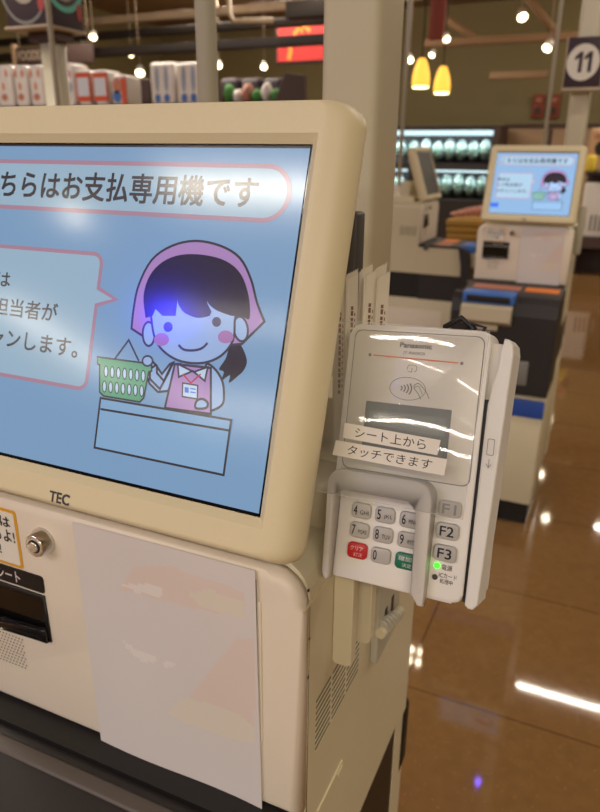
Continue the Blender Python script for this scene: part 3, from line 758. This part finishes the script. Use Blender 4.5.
# ============================================ copies of the kiosk
k2 = copy_tree(kiosk); k2.location = kiosk.location+Vector((-.0014, 2.431, 0))
k2['label'] = 'cream self-payment kiosk with lit screen standing under the number 11 sign'
p2 = ps.copy(); COL.objects.link(p2); p2.location = ps.location+Vector((-.0014, 2.431, 0)); p2['label'] = 'blank pale paper sheet on the kiosk under the number 11 sign'
k3 = copy_tree(kiosk); k3['label'] = 'cream payment kiosk seen from its side, dark screen turned to the right'
def rotpt(x, y): return Vector((-y-.64, x+4.26, 0))
k3.location = rotpt(kiosk.location.x, kiosk.location.y); k3.rotation_euler = (0, 0, PI/2)
for ch in k3.children_recursive:
    if ch.name.startswith('screen_image'):
        me = ch.data.copy(); ch.data = me
        for i in range(len(me.materials)): me.materials[i] = M['darkgrey']
for ch in list(kiosk.children_recursive):
    if ch.name.startswith('guide_sticker'): bpy.data.objects.remove(ch)
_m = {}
for ch in k2.children_recursive:            # emission raised to stand in for the reflection washing this display out
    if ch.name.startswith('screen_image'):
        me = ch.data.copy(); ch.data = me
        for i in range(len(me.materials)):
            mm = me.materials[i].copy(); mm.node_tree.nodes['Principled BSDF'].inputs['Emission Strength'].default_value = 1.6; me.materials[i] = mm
# small terminal at kiosk 11's right side
t2 = thing('payment_terminal', at(578, 250, 2.95), 'grey card terminal on the right side of the kiosk under the number 11 sign', 'card reader')
pT = at(583, 225, 2.88)
B().box((pT.x-.020, 2.86, pT.z-.11), (pT.x+.005, 2.885, pT.z+.07), M['polepaint'], .006).done('housing', t2)
B().box((pT.x-.016, 2.885, pT.z-.02), (pT.x+.004, 2.95, pT.z+.02), M['polepaint'], .003).done('bracket', t2)

# ============================================ number 11 post, sign, rod
a0, a1 = at(563.5, 142, 3.25), at(584, 142, 3.25)
tag(B().prism(top(0), rrect(a0.x, a1.x, 3.25, 3.33, .015, 4), 0, H-.01, M['postpaint'], 0, smooth=True).done('square_post'), 'cream post carrying the number 11 sign', 'post')
a = at(553, 71, 3.15)
tag(B().tube([(a.x, 3.15, .9), (a.x, 3.15, H-.01)], .008, M['polepaint'], 12).done('round_pole'), 'thin grey rod rising left of the number 11 sign', 'pole')
sg = thing('lane_sign', at(583, 89, 3.2), 'dark square sign with a white circled 11', 'sign')
s0, s1 = at(563, 88, 3.21), at(606, 36, 3.21)
b = B().box((s0.x, 3.20, s0.z), (s1.x, 3.235, s1.z), M['signpurple'], .004); b.box((s0.x-.006, 3.195, s0.z-.014), (s1.x+.006, 3.24, s0.z), M['pipe'], .002); b.box((s0.x-.005, 3.196, s0.z), (s0.x, 3.238, s1.z), M['pipe'], .001)
b.done('sign_box', sg)
sc_ = ((s0.x+s1.x)/2-.003, (s0.z+s1.z)/2); f2 = front(3.20)
b = B().poly(f2, ell(sc_[0], sc_[1], .061, .066, 36), .0015, M['stickerw'])
for ox in (-.031, .004): b.poly(f2, [(sc_[0]+ox+p[0]*.03, sc_[1]-.036+p[1]*.074) for p in ((.5, 0), (.95, 0), (.95, 1), (.6, 1), (0, .78), (0, .58), (.5, .72))], .0025, M['signpurple'])
b.done('sign_number', sg)

# ============================================ left post with lantern sign
Yp = 2.6; c0, c1 = at(44, 100, Yp), at(61, 105, Yp)
ztop = at(48, 24, Yp-.09).z-.05
tag(B().prism(top(0), rrect(c0.x, c1.x, Yp, Yp+.08, .02, 5), 0, ztop, M['postpaint'], 0, smooth=True).done('square_post'), 'cream post under the dark picture lantern at far left', 'post')
lt = thing('lane_lantern', (c0.x+.05, Yp, 1.93), 'dark box lantern with grey and teal pictures on top of the left post', 'sign')
k0 = at(48, 24, Yp-.09); lx0 = at(8, 29, Yp-.09).x; zb = k0.z; yy1 = Yp+.13
b = B().box((lx0, Yp-.09, zb), (k0.x, yy1, zb+.40), M['signpurple'], .004); b.box((lx0-.01, Yp-.10, zb-.012), (k0.x+.01, yy1+.01, zb), M['pipe'], .003)
b.box((c0.x-.03, Yp-.02, ztop+.001), (c1.x+.03, Yp+.09, zb-.012), M['dkbrown'])
b.done('lantern_box', lt)
fa = front(Yp-.09); cx = (lx0+k0.x)/2; r_ = Fr((k0.x, 0, 0), (0, 1, 0), (0, 0, 1), (1, 0, 0)); gy = (Yp-.09+yy1)/2
mt_ = mat('teal_print', (90, 190, 170), .5); mg = mat('grey_print', (170, 160, 150), .5)
b = B().poly(fa, ell(cx, zb+.19, .085, .11, 24), .002, mg); b.stroke(fa, ell(cx, zb+.17, .13, .16, 24), .012, .002, M['inkgrey'], True)
b.poly(fa, ell(k0.x-.025, zb+.08, .018, .032, 12), .003, M['redart'])
b.poly(r_, ell(gy, zb+.19, .08, .09, 24), .002, mg); b.stroke(r_, ell(gy, zb+.2, .12, .13, 24, 180, 360), .022, .002, mt_)
b.poly(r_, ell(yy1-.025, zb+.07, .018, .035, 12), .003, M['redart'])
b.done('lantern_picture', lt)
a = at(50.5, 30, Yp-.14)
tag(B().tube([(a.x, Yp-.14, .9), (a.x, Yp-.14, H-.01)], .011, M['polepaint'], 12).done('round_pole'), 'thin grey rod rising in front of the left lantern', 'pole')

# ============================================ shelves with paper packs, far left
def shelf(name, x0, x1, y0, y1, z, label):
    t = thing(name, ((x0+x1)/2, (y0+y1)/2, 0), label, 'shelf')
    B().box((x0, y0, 0), (x1, y1, .15), M['dkbrown']).done('shelf_base', t)
    B().box((x0, (y0+y1)/2-.03, .15), (x1, (y0+y1)/2+.03, z-.03), M['cream']).done('back_panel', t)
    for zz in (.5, .9, 1.25): B().box((x0, y0, zz), (x1, y1, zz+.03), M['cream']).done('shelf_board', t)
    B().box((x0, y0, z-.03), (x1, y1, z), M['dkbrown']).done('shelf_board', t)
ysh = 4.2
zb1 = at(60, 107, ysh).z; xA = at(-40, 100, ysh).x; xB = at(128, 104, ysh).x
shelf('gondola_shelf', xA, xB+.02, ysh-.02, ysh+.55, zb1, 'dark topped store shelf stacked with white and orange paper packs')
def pack(p0, p1, y, depth, kind, label, group):
    a, b_ = p0, p1
    x0, x1, z0, z1 = a.x+.006, b_.x-.006, (zb1 if kind != 'blue' else zz2)+.001, b_.z
    g_ = B().box((x0+.004, y, z0), (x1-.004, y+depth, z1), M['packwhite'], .03, 3); f3 = front(y)
    if kind == 'red':
        g_.box((x0+.006, y-.001, z0+.03), (x1-.006, y+.01, z1-.02), M['packred'])
        g_.box((x0+.016, y-.0025, z0+.065), (x1-.016, y+.01, z1-.05), M['packpale'])
    elif kind == 'orange':
        for k in range(3):
            g_.poly(f3, ell(x0+(x1-x0)*(.25+.25*k), z0+(z1-z0)*(.8-.3*(k % 2)), .012, .028, 10), .003, M['packorange'])
        g_.poly(f3, ell((x0+x1)/2, z0+(z1-z0)*.25, .03, .025, 10), .003, M['redbrown'])
    elif kind == 'pink':
        g_.poly(f3, ell((x0+x1)/2, z0+(z1-z0)*.75, .03, .03, 12), .003, M['packpink']); g_.poly(f3, ell((x0+x1)/2, z0+(z1-z0)*.45, .035, .04, 12), .003, M['packgrey'])
    elif kind == 'blue':
        for k in range(2):
            xx = x0+(x1-x0)*(.32+.36*k)
            g_.poly(f3, ell(xx, z0+(z1-z0)*.16, .03, .035, 12), .003, M['packblue']); g_.poly(f3, ell(xx, z0+(z1-z0)*.6, .02, .1, 12), .003, M['packgrey'])
    elif kind == 'bear':
        g_.poly(f3, ell(x0+(x1-x0)*.45, z0+(z1-z0)*.65, .04, .05, 12), .003, M['redbrown']); g_.poly(f3, ell(x0+(x1-x0)*.4, z0+(z1-z0)*.3, .035, .04, 12), .003, M['packblue'])
        g_.box((x1-.05, y-.001, z0+.01), (x1-.012, y+.01, z1-.02), M['packred'])
    return tag(g_.done('paper_pack'), label, 'paper pack', group)
G1 = 'paper packs on top of the left shelf'
for k, (xa, xb) in enumerate(((-26, -3), (-3, 15), (15, 30), (30, 46))):
    pack(at(xa, 105, ysh), Vector((at(xb, 105, ysh).x, 0, at(xb, 64, ysh).z)), ysh, .2, 'orange', ['white paper pack with orange dots at the left edge of the picture', 'white paper pack with orange dots, second from the left edge', 'white paper pack with orange dots, third from the left edge', 'white paper pack with orange dots just left of the lantern post'][k], G1)
for k, (xa, xb, y1, kd) in enumerate(((64, 77, 62, 'pink'), (77, 93, 69, 'red'), (93.5, 110, 69, 'red'), (110.5, 129, 74, 'bear'))):
    pack(at(xa, 105, ysh), Vector((at(xb, 105, ysh).x, 0, at(xb, y1, ysh).z)), ysh, .18, kd, ['white paper pack with pink print just right of the lantern post', 'white paper pack with red bands, left one of the banded pair', 'white paper pack with red bands, right one of the banded pair', 'white paper pack with a brown and a blue print and a red edge'][k], G1)
ys2 = 5.2; zz2 = at(170, 105, ys2).z
shelf('gondola_shelf', at(122, 104, ys2).x, at(320, 104, ys2).x, ys2-.02, ys2+.6, zz2, 'store shelf behind the screen holding blue printed packs and green goods')
for k, (xa, xb) in enumerate(((150, 176), (176, 203))):
    pack(at(xa, 103, ys2), Vector((at(xb, 103, ys2).x, 0, at(xb, 61, ys2).z)), ys2, .22, 'blue', ['white paper pack with blue spots left of the round pole', 'white paper pack with blue spots partly behind the round pole'][k], 'blue spotted packs beside the round pole')
tag(B().box((at(128, 100, ys2).x, 5.22, zz2+.001), (at(149, 100, ys2).x, 5.37, at(150, 78, ys2).z), M['dkbrown'], .01).done('display_board'), 'dark brown board between the red edged pack and the blue spotted packs', 'board')
# green goods and dark display
xg0, xg1 = at(219, 95, ys2).x, at(276, 95, ys2).x
names = ['green leafy pack right beside the round pole', 'white and green pack, second to the right of the round pole', 'red topped green pack between the round pole and the brown board', 'leafy green pack, fourth to the right of the round pole', 'pale wrapped pack at the foot of the brown slanted board', 'dark green pack touching the brown slanted board']
cols = [M['foil'], M['packwhite'], M['pinkfood'], M['foil'], M['packwhite'], M['foil']]
for k in range(6):
    x = xg0+(xg1-xg0)*(k+.5)/6; b = B(); r0 = .056
    bmx = bmesh.new(); bmesh.ops.create_icosphere(bmx, subdivisions=2, radius=r0)
    for v in bmx.verts: v.co = Vector((v.co.x*.8, v.co.y*1.2, v.co.z*(1.0 if k % 2 else 1.4)))*(1+.12*math.sin(v.co.x*90+k)*math.cos(v.co.z*80))+Vector((x, ys2+.10, zz2+r0*(1.0 if k % 2 else 1.4)))
    b.merge(bmx, cols[k], True); tag(b.done('wrapped_greens'), names[k], 'produce', 'wrapped goods on the shelf behind the screen')
for k in range(3):
    xa = [219, 240, 262][k]; a = at(xa, 92, ys2+.35); a2 = at(xa+20, 77, ys2+.35)
    tag(B().box((a.x, ys2+.35, zz2), (a2.x, ys2+.55, a2.z), M['signpurple'], .04).done('dark_crate'), ['dark purple crate behind the greens nearest the round pole', 'dark purple crate behind the middle of the greens', 'dark purple crate behind the greens next to the brown board'][k], 'crate', 'dark crates behind the greens')
f4 = front(ys2-.02)
pb_ = [at(*p, ys2-.02) for p in ((272, 103), (303, 103), (303, 75), (283, 72))]
tag(B().prism(front(ys2+.06), [(p.x, p.z) for p in pb_], 0, .05, M['dkbrown'], .004, 1, smooth=False).done('display_board'), 'slanted dark brown board left of the wide cream post', 'board')

a, c = at(17, 66, 6.2), at(90, 43, 6.2)
t = thing('aisle_sign', ((a.x+c.x)/2, 6.2, a.z), 'dark brown aisle sign lettered FOODS behind the left lantern post', 'sign')
B().box((a.x, 6.2, a.z), (c.x, 6.25, c.z), M['dkbrown'], .005).box((a.x-.06, 6.2, a.z-.2), (a.x-.01, 6.25, c.z+.04), M['wood'], .003).done('sign_board', t)
B().text(front(6.2), 'FOODS', a.x+.03, a.x+.34, a.z+.05, a.z+.14, .004, M['pipe'], .02).done('sign_lettering', t)
for x_ in (a.x+.04, c.x-.04): B().tube([(x_, 6.225, c.z), (x_, 6.225, H-.01)], .005, M['pipe'], 6).done('hanging_wire', t)
# red panels on the wall, upper centre
yr = 9.0; r0, r1 = at(278, 62, yr), at(325, 18, yr)
t = thing('wall_picture', ((r0.x+r1.x)/2, yr, r0.z), 'large red panel with yellow brush strokes hanging left of the wide post', 'picture')
B().box((r0.x-.03, yr, r0.z-.03), (r1.x+.03, yr+.05, r1.z+.03), M['beam'], .005).done('frame', t)
b = B().box((r0.x, yr-.008, r0.z), (r1.x, yr, r1.z), M['redart'])
def brush(pl, wd): b.stroke(front(yr-.008), smooth([(at(x, y, yr).x, at(x, y, yr).z) for x, y in pl], 4), wd, .003, M['yellowart'])
brush([(294, 35), (300, 28), (306, 27), (310, 32)], .05); brush([(289, 60), (291, 50), (290, 42)], .06); brush([(302, 44), (308, 40), (313, 44)], .04); brush([(298, 24), (303, 33)], .03)
b.done('red_sheet', t)
for k in range(2):
    zc_ = at(300, [40, 22][k], yr-.15).z
# ceiling beams, pipes
def beam(name, p0, p1, r, m, label, cat='beam', grp=None, square=True):
    b = B()
    if square: b.tube([p0, p1], r*1.3, m, 4)
    else: b.tube([p0, p1], r, m, 10)
    return tag(b.done(name), label, cat, grp)
def lv(px, py, z):    # point on a level plane
    return hit(px, py, (0, 0, 1), (0, 0, z))
yb = 7.6
def bx2(xa, ya, xb, Y, w_, h_, m, name, label, cat):
    xm = max(xa, min(xb, 200 if xa < 250 else 300 if xa < 300 else 520)); a = at(xm, ya, Y).copy(); a.x = at(xa, ya, Y).x; c = at(xb, ya, Y)
    return tag(B().box((a.x, Y, a.z-h_), (c.x, Y+w_, a.z), m, .01).done(name), label, cat)
bx2(-60, 41, 330, 7.6, .12, .10, M['beam'], 'track_beam', 'lower dark lighting beam crossing behind the poles', 'beam')
bx2(-60, 24, 330, 8.4, .12, .09, M['beam'], 'track_beam', 'upper dark lighting beam crossing behind the poles', 'beam')
bx2(60, 8, 420, 8.2, .09, .09, M['pipe'], 'ceiling_pipe', 'pale pipe running high across the upper left', 'pipe')
a = at(285, 1, 7.4); c = at(330, 1, 7.4)
tag(B().box((a.x, 7.4, a.z-.16), (c.x, 7.6, a.z), M['beam'], .01).box(((a.x+c.x)/2-.04, 7.46, a.z-.01), ((a.x+c.x)/2+.04, 7.54, H-.001), M['beam']).done('projector_box'), 'dark box hanging above the red panel', 'box')
a = at(228, -4, 8.0); c = at(231, 18, 8.0); d = at(250, 22, 8.0)
tag(B().tube([(a.x, 8.0, H-.01), (c.x-.02, 8.0, c.z+.05), (c.x+.04, 8.0, d.z+.02), (d.x+.3, 8.0, d.z)], .03, M['pipe'], 8).done('ceiling_pipe'), 'pale bent pipe dropping from the ceiling right of the round pole', 'pipe')
bx2(425, 34, 640, 9.5, .08, .09, M['ceilbrown'], 'ceiling_truss', 'brown truss bar level across the upper right', 'beam')
bx2(490, 71, 548, 11.5, .08, .10, M['wood'], 'ceiling_truss', 'short tan bar on the olive wall above the red menu boards', 'beam')
for (pa, pb3, lb) in (((520, -12), (557, 34), 'slanting brown brace left of the thin rod'), ((447, 20), (480, 42), 'slanting brown brace above the pendant lamps')):
    a, c = at(*pa, 9.6), at(*pb3, 9.6)
    tag(B().tube([a, c], .05, M['ceilbrown'], 6).done('ceiling_brace'), lb, 'beam')

# spot lamps seen in the frame
def spot(px, py, Y, r0, label, tilt=.3, bulbm='bulb'):
    r0 *= .85
    c = at(px, py, Y); t = thing('spot_lamp', c, label, 'lamp', 'track spot lamps')
    ax = Vector((tilt, -.6, -.75)).normalized(); u = ax.orthogonal().normalized(); v = ax.cross(u)
    fr_ = Fr(c, u, v, ax)
    B().lathe(fr_, [(r0*.5, -r0*2.2), (r0*.95, -r0*1.4), (r0*1.1, 0), (r0, 0), (r0*.7, -r0*.5)], M['white'] if Y < 9 else M['pipe'], 16).done('lamp_can', t)
    B().lathe(fr_, [(r0*.05, .012), (r0*.98, .010), (r0*.98, 0)], M[bulbm], 16).done('bulb', t)
    B().tube([c-ax*r0*1.4, (c.x-ax.x*r0, c.y, H-.01)], .006, M['pipe'], 6).done('stem', t)
spot(140, 73, 7.8, .060, 'brightest spot lamp above the brown board at left')
spot(93, 37, 7.4, .048, 'upper left spot lamp beside the lantern sign')
spot(83, 46, 8.6, .032, 'smaller spot lamp below the upper left one')
spot(131, 55, 8.8, .038, 'spot lamp above the brightest left one')
spot(219, 66, 8.6, .042, 'spot lamp touching the right side of the round pole')
spot(264, 67, 8.2, .042, 'spot lamp below the beam, left of the red panel')
spot(522.5, 17, 9.95, .07, 'brightest spot lamp at upper right')
spot(547, 48, 8.6, .055, 'spot lamp between the thin rod and the brightest right one', -.3)
spot(446.5, 39, 8.0, .042, 'spot lamp just right of the red hanging banner')
spot(410, 60, 7.6, .040, 'spot lamp left of the taller pendant')
spot(432, 55, 8.2, .034, 'small spot lamp hanging between both pendants', -.2)
# pendants
def pendant(px, py, wpx, hpx, Y, label):
    c = at(px, py, Y); bt_ = at(px, py+hpx/2, Y); tp = at(px, py-hpx/2, Y); r0 = (at(px+wpx/2, py, Y).x-at(px-wpx/2, py, Y).x)/2*.95; hh = tp.z-bt_.z
    t = thing('pendant_lamp', bt_, label, 'lamp', 'amber pendant lamps')
    f = Fr(bt_, (1, 0, 0), (0, 1, 0), (0, 0, 1)); pf = []
    for k in range(11):
        s = k/10; pf.append((r0*(1-.62*s**2.6), hh*s))
    pf[0] = (r0*.93, 0); pf.append((r0*.12, hh*1.02))
    B().lathe(f, pf, M['lampglass'], 24).done('lamp_shade', t)
    B().lathe(f, [(r0*.86, -.012), (r0*.88, 0)], M['lampcore'], 20).done('bulb', t)
    B().tube([f(0, 0, hh*.98), (bt_.x, bt_.y, H-.01)], .006, M['beam'], 6).done('cord', t)
pendant(420.5, 72.5, 18.5, 28, 6.0, 'taller amber glass pendant lamp nearest the wide cream post')
pendant(441.5, 79.5, 17.5, 26, 6.4, 'lower amber glass pendant lamp on the right of the pair')
a = at(428, 40, 5.6); c = at(443, 40, 5.6)
tag(B().box((a.x, 5.6, a.z), (c.x, 5.63, H-.01), M['redbanner'], .004).done('hanging_banner'), 'narrow red brown banner hanging above the pendant lamps', 'banner')
a = at(407, 10, 5.0)
tag(B().tube([at(411, 0, 4.2).lerp(at(411, 0, 4.2), 0)+Vector((0, 0, .6)), at(398.5, 190, 4.2)], .012, M['polepaint'], 8).done('round_pole'), 'thin grey rod right beside the wide cream post', 'pole')
tag(B().box((at(398.5, 190, 4.2).x-.07, 4.15, 0), (at(398.5, 190, 4.2).x+.07, 4.29, at(398.5, 186, 4.2).z), M['cream'], .02).done('rod_base'), 'small cream base under the thin rod beside the wide post', 'base')

# refrigerated case
yf = 11.4
t = thing('refrigerated_case', (at(440, 190, yf).x, yf, 0), 'open refrigerated case of packed greens glowing behind the pendant lamps', 'fridge')
x0, x1 = at(340, 160, yf).x, at(492, 160, yf).x; zt = at(440, 126, yf).z
z1_, z2_, z3_, z4_ = at(440, 137, yf).z, at(440, 163, yf).z, at(440, 172, yf).z, at(440, 199, yf).z
B().box((x0, yf+.6, 0), (x1, yf+.7, zt), M['darkgrey']).done('case_back', t)
B().box((x0, yf, z1_), (x1, yf+.7, zt), M['beam']).done('canopy', t)
B().box((x0, yf, 0), (x1, yf+.6, z4_), M['beam']).done('case_base', t)
B().box((x0, yf+.05, z3_), (x1, yf+.6, z2_), M['beam']).done('case_shelf', t)
B().box((x1, yf-.05, 0), (x1+.09, yf+.7, zt), M['dkbrown']).done('case_end', t)
B().box((x0, yf-.02, at(440, 135.5, yf).z), (x1-.02, yf+.02, at(440, 130.5, yf).z), M['coolstrip']).done('light_strip', t)
B().box((x0, yf+.03, at(440, 172, yf).z), (x1-.02, yf+.05, at(440, 170, yf).z), M['coolstrip']).done('light_strip', t)
G2 = 'packed greens in the refrigerated case'
for row, (za, zb_) in enumerate(((z2_, z1_), (z4_, z3_))):
    for k in range(8):
        xa = at([391, 404, 416, 428, 440, 452, 464, 476][k], 150, yf).x; wv = .18
        b = B(); bmx = bmesh.new(); bmesh.ops.create_icosphere(bmx, subdivisions=3, radius=.5)
        hh = (zb_-za)*random.uniform(.86, 1.04)
        for v in bmx.verts:
            n_ = 1+.10*math.sin(v.co.x*17+k*3+row)*math.sin(v.co.z*15+k)*math.cos(v.co.y*14)
            v.co = Vector((v.co.x*wv*n_, v.co.y*.4*n_, v.co.z*hh*n_*.86))+Vector((xa+wv/2, yf+.30, za+hh/2+.02))
        b.merge(bmx, M['greens'], True)
        tag(b.done('packed_greens'), '%s pack of greens from the left on the %s shelf of the refrigerated case' % (['first', 'second', 'third', 'fourth', 'fifth', 'sixth', 'seventh', 'eighth'][k], ['upper', 'lower'][row]), 'greens', G2)
lx = bpy.data.lights.new('case_light', 'AREA'); lx.shape = 'RECTANGLE'; lx.size = x1-x0; lx.size_y = .06; lx.energy = 22; lx.color = (.80, .95, 1)
lo = bpy.data.objects.new('case_light', lx); COL.objects.link(lo); lo.location = ((x0+x1)/2, yf+.03, z1_-.01); lo.rotation_euler = (math.radians(25), 0, 0)
lx2 = lx.copy(); lx2.energy = 13; lo2 = bpy.data.objects.new('case_light', lx2); COL.objects.link(lo2); lo2.location = ((x0+x1)/2, yf+.04, z3_-.01); lo2.rotation_euler = (math.radians(25), 0, 0)

# wood panel counter right of the case, red menu boards
yw = 12.2
a, c = at(498, 200, yw), at(640, 127, yw)
t = thing('wood_partition', ((a.x+c.x)/2, yw, 0), 'tan wood partition between the refrigerated case and the number 11 post', 'partition')
B().box((a.x, yw, 0), (c.x, yw+.12, c.z), M['wood'], .01).done('panel', t)
B().box((a.x-.03, yw-.03, c.z), (c.x, yw+.15, c.z+.05), M['dkbrown'], .005).done('cap_rail', t)
B().box((at(549, 130, yw).x, yw-.01, 0), (at(553, 130, yw).x, yw, c.z-.02), M['dkbrown']).done('mullion', t)
for k, (xa, xb) in enumerate(((531, 545.5), (546.5, 561))):
    a, c = at(xa, 118, 12.94), at(xb, 94, 12.94)
    b = B().box((a.x, 12.94, a.z), (c.x, 12.999, c.z), M['redbanner'], .005); b.box((a.x+.04, 12.93, a.z+.06), (c.x-.04, 12.95, a.z+.16), M['dkbrown']); b.box((a.x+.05, 12.93, a.z+.24), (c.x-.05, 12.95, c.z-.05), M['pinkfood'])
    tag(b.done('menu_board'), ['left one of the two red menu boards on the olive wall', 'right one of the two red menu boards on the olive wall'][k], 'sign', 'red menu boards')

# goods and scanner right of kiosk 11
yq = 9.0
x0, x1 = at(582, 200, yq).x, at(660, 200, yq).x
t = thing('goods_shelf', (x0+.3, yq+.2, 0), 'dark goods shelf at the right edge behind the number 11 kiosk', 'shelf')
zc = at(590, 172, yq).z; zl = at(590, 238, yq).z
B().box((x0, yq, zc-.035), (x1, yq+.5, zc), M['beam']).done('shelf_board', t)
B().box((x0, yq, zl-.12), (x1, yq+.5, zl), M['dkbrown']).done('shelf_board', t)
B().box((x0, yq+.45, 0), (x1, yq+.5, zc-.035), M['dkbrown']).done('shelf_back', t)
B().box((x0, yq+.01, 0), (x0+.03, yq+.449, zl-.12), M['dkbrown']).done('shelf_end', t)
a, c = at(584, 171, yq), at(597, 155, yq)
tag(B().box((a.x, yq+.02, zc), (c.x, yq+.2, c.z), M['yellowpack'], .03, 3).done('snack_bag'), 'yellow snack bag right of the number 11 kiosk screen', 'snack bag', 'snack bags on the right shelf')
a, c = at(586, 156, yq), at(603, 128, yq+.26)
sb = B().box((a.x, yq+.24, zc), (c.x+.02, yq+.42, c.z), mat('tan_pack', (200, 160, 120), .5), .03, 3)
sb.poly(front(yq+.24), ell(a.x+.13, c.z-.22, .06, .08, 14), .002, M['ink']); sb.poly(front(yq+.24), ell(a.x+.10, c.z-.09, .05, .035, 14), .002, M['redbrown'])
tag(sb.done('snack_bag'), 'tan snack bag with a dark spot behind the yellow bag', 'snack bag', 'snack bags on the right shelf')
a, c = at(584, 228, yq), at(606, 183, yq)
b = B().box((x0+.005, yq+.03, zl+.001), (c.x+.05, yq+.3, c.z), M['white'], .03, 3)
for k in range(5): b.fbox(front(yq+.03), a.x+.05+k*.05, a.x+.075+k*.05, zl+.08, zl+.26, 0, .002, M['inkgrey'])
b.done('white_box')
bpy.data.objects['white_box']['label'] = 'white rounded box with grey bars at the right edge'; bpy.data.objects['white_box']['category'] = 'box'

# items behind the turned kiosk: mustard basket on a stand
yk = 5.2
a, c = at(446, 246, yk), at(484, 221, yk)
tag(B().box((a.x-.1, yk-.05, 0), (c.x+.3, yk+.6, a.z), M['dkbrown'], .01).done('display_table'), 'low dark table carrying the mustard basket', 'table')
bk = B(); 
for k in range(4):
    z0 = a.z+k*(c.z-a.z)/4; bk.box((a.x-.005*k, yk, z0+.003), (c.x+.005*k, yk+.4, z0+(c.z-a.z)/4), M['basket'], .008)
tag(bk.done('shopping_basket'), 'mustard yellow basket behind the kiosk turned sideways', 'basket')
for k in range(7):
    x = a.x+(c.x-a.x)*(.04+.15*k); b = B(); bmx = bmesh.new(); bmesh.ops.create_icosphere(bmx, subdivisions=2, radius=.040); hz = .4+.09*k
    for v in bmx.verts: v.co = Vector((v.co.x*.8, v.co.y, v.co.z*(.5+.12*k)))*(1+.1*math.sin(v.co.x*80+k))+Vector((x, yk+.15, c.z+.055*(.5+.12*k)))
    b.merge(bmx, M['pinkfood'], True)
    tag(b.done('food_pack'), '%s reddish food pack from the left heaped in the mustard basket' % ['first', 'second', 'third', 'fourth', 'fifth', 'sixth', 'seventh'][k], 'food pack', 'food packs in the mustard basket')
a = at(445, 244, 3.95); c = at(470, 238, 3.95)

# ============================================ light
def area(loc, sx, sy, e, col=(1, .895, .745), rot=(0, 0, 0)):
    l = bpy.data.lights.new('ceiling_tube', 'AREA'); l.shape = 'RECTANGLE'; l.size = sx; l.size_y = sy; l.energy = e; l.color = col
    o = bpy.data.objects.new('ceiling_tube', l); COL.objects.link(o); o.location = loc; o.rotation_euler = rot
def bulb(loc, r, e, col=(1, .85, .6)):
    l = bpy.data.lights.new('ceiling_or_fill_bulb', 'POINT'); l.shadow_soft_size = r; l.energy = e; l.color = col
    o = bpy.data.objects.new('ceiling_or_fill_bulb', l); COL.objects.link(o); o.location = loc
E0 = 78
area((1.05, 5.42, 3.2), 2.7, .03, E0*.45)
area((-4.3, 5.42, 3.2), 2.4, .05, E0)
area((-1.6, -2.3, 3.2), 1.9, .05, E0*.62)
area((2.6, -2.3, 3.2), 2.4, .05, E0*.9)
area((-2.8, -4.3, 3.2), 1.6, .02, E0*.22)
area((1.4, -4.1, 3.2), 2.4, .05, E0*1.5)
area((-4.0, -7.1, 3.2), 3.4, .05, E0*1.0)
area((-4.0, -8.2, 3.2), 3.4, .05, E0*1.0)
area((1.2, -7.5, 3.2), 2.4, .06, E0*1.6)
area((-4.2, .2, 3.2), .05, 2.4, E0*.8)
area((-6.1, -5.8, 3.2), .06, 2.6, E0)
area((1.5, 2.2, 3.2), 2.4, .05, E0*.5)
area((-4.5, 1.6, 3.2), 2.4, .05, E0*.8)
area((1.5, 9.0, 3.3), 2.4, .05, E0)
area((-4.5, 8.5, 3.3), 2.4, .05, E0)
for dx, dy in ((0, 0), (.09, 0), (.02, -.16), (.11, -.15)): bulb((-1.24+dx, 5.47+dy, 3.2), .024, 1.6)
bulb((-3.6, -2.71, 3.2), .04, 8)
for x_, y_ in ((-5.5, 6.5), (-3.2, 7.0), (-1.9, 7.2), (2.8, 7.5), (-6.0, 10.3), (-3.0, 10.6), (1.9, 10.8)): bulb((x_, y_, 3.3), .08, 22)  # added unseen fill bulbs that brighten the ceiling and back wall
for x, y in ((-.53, 9.95), (-.32, 8.61), (-.65, 12.4), (-.7, 11.9)): bulb((x, y-.05, 3.1), .05, 3)
bulb((-.33, 4.22, 3.2), .035, 5, (.15, .1, 1))
bulb((-3.80, -4.42, 3.2), .05, 80, (.03, .03, 1))
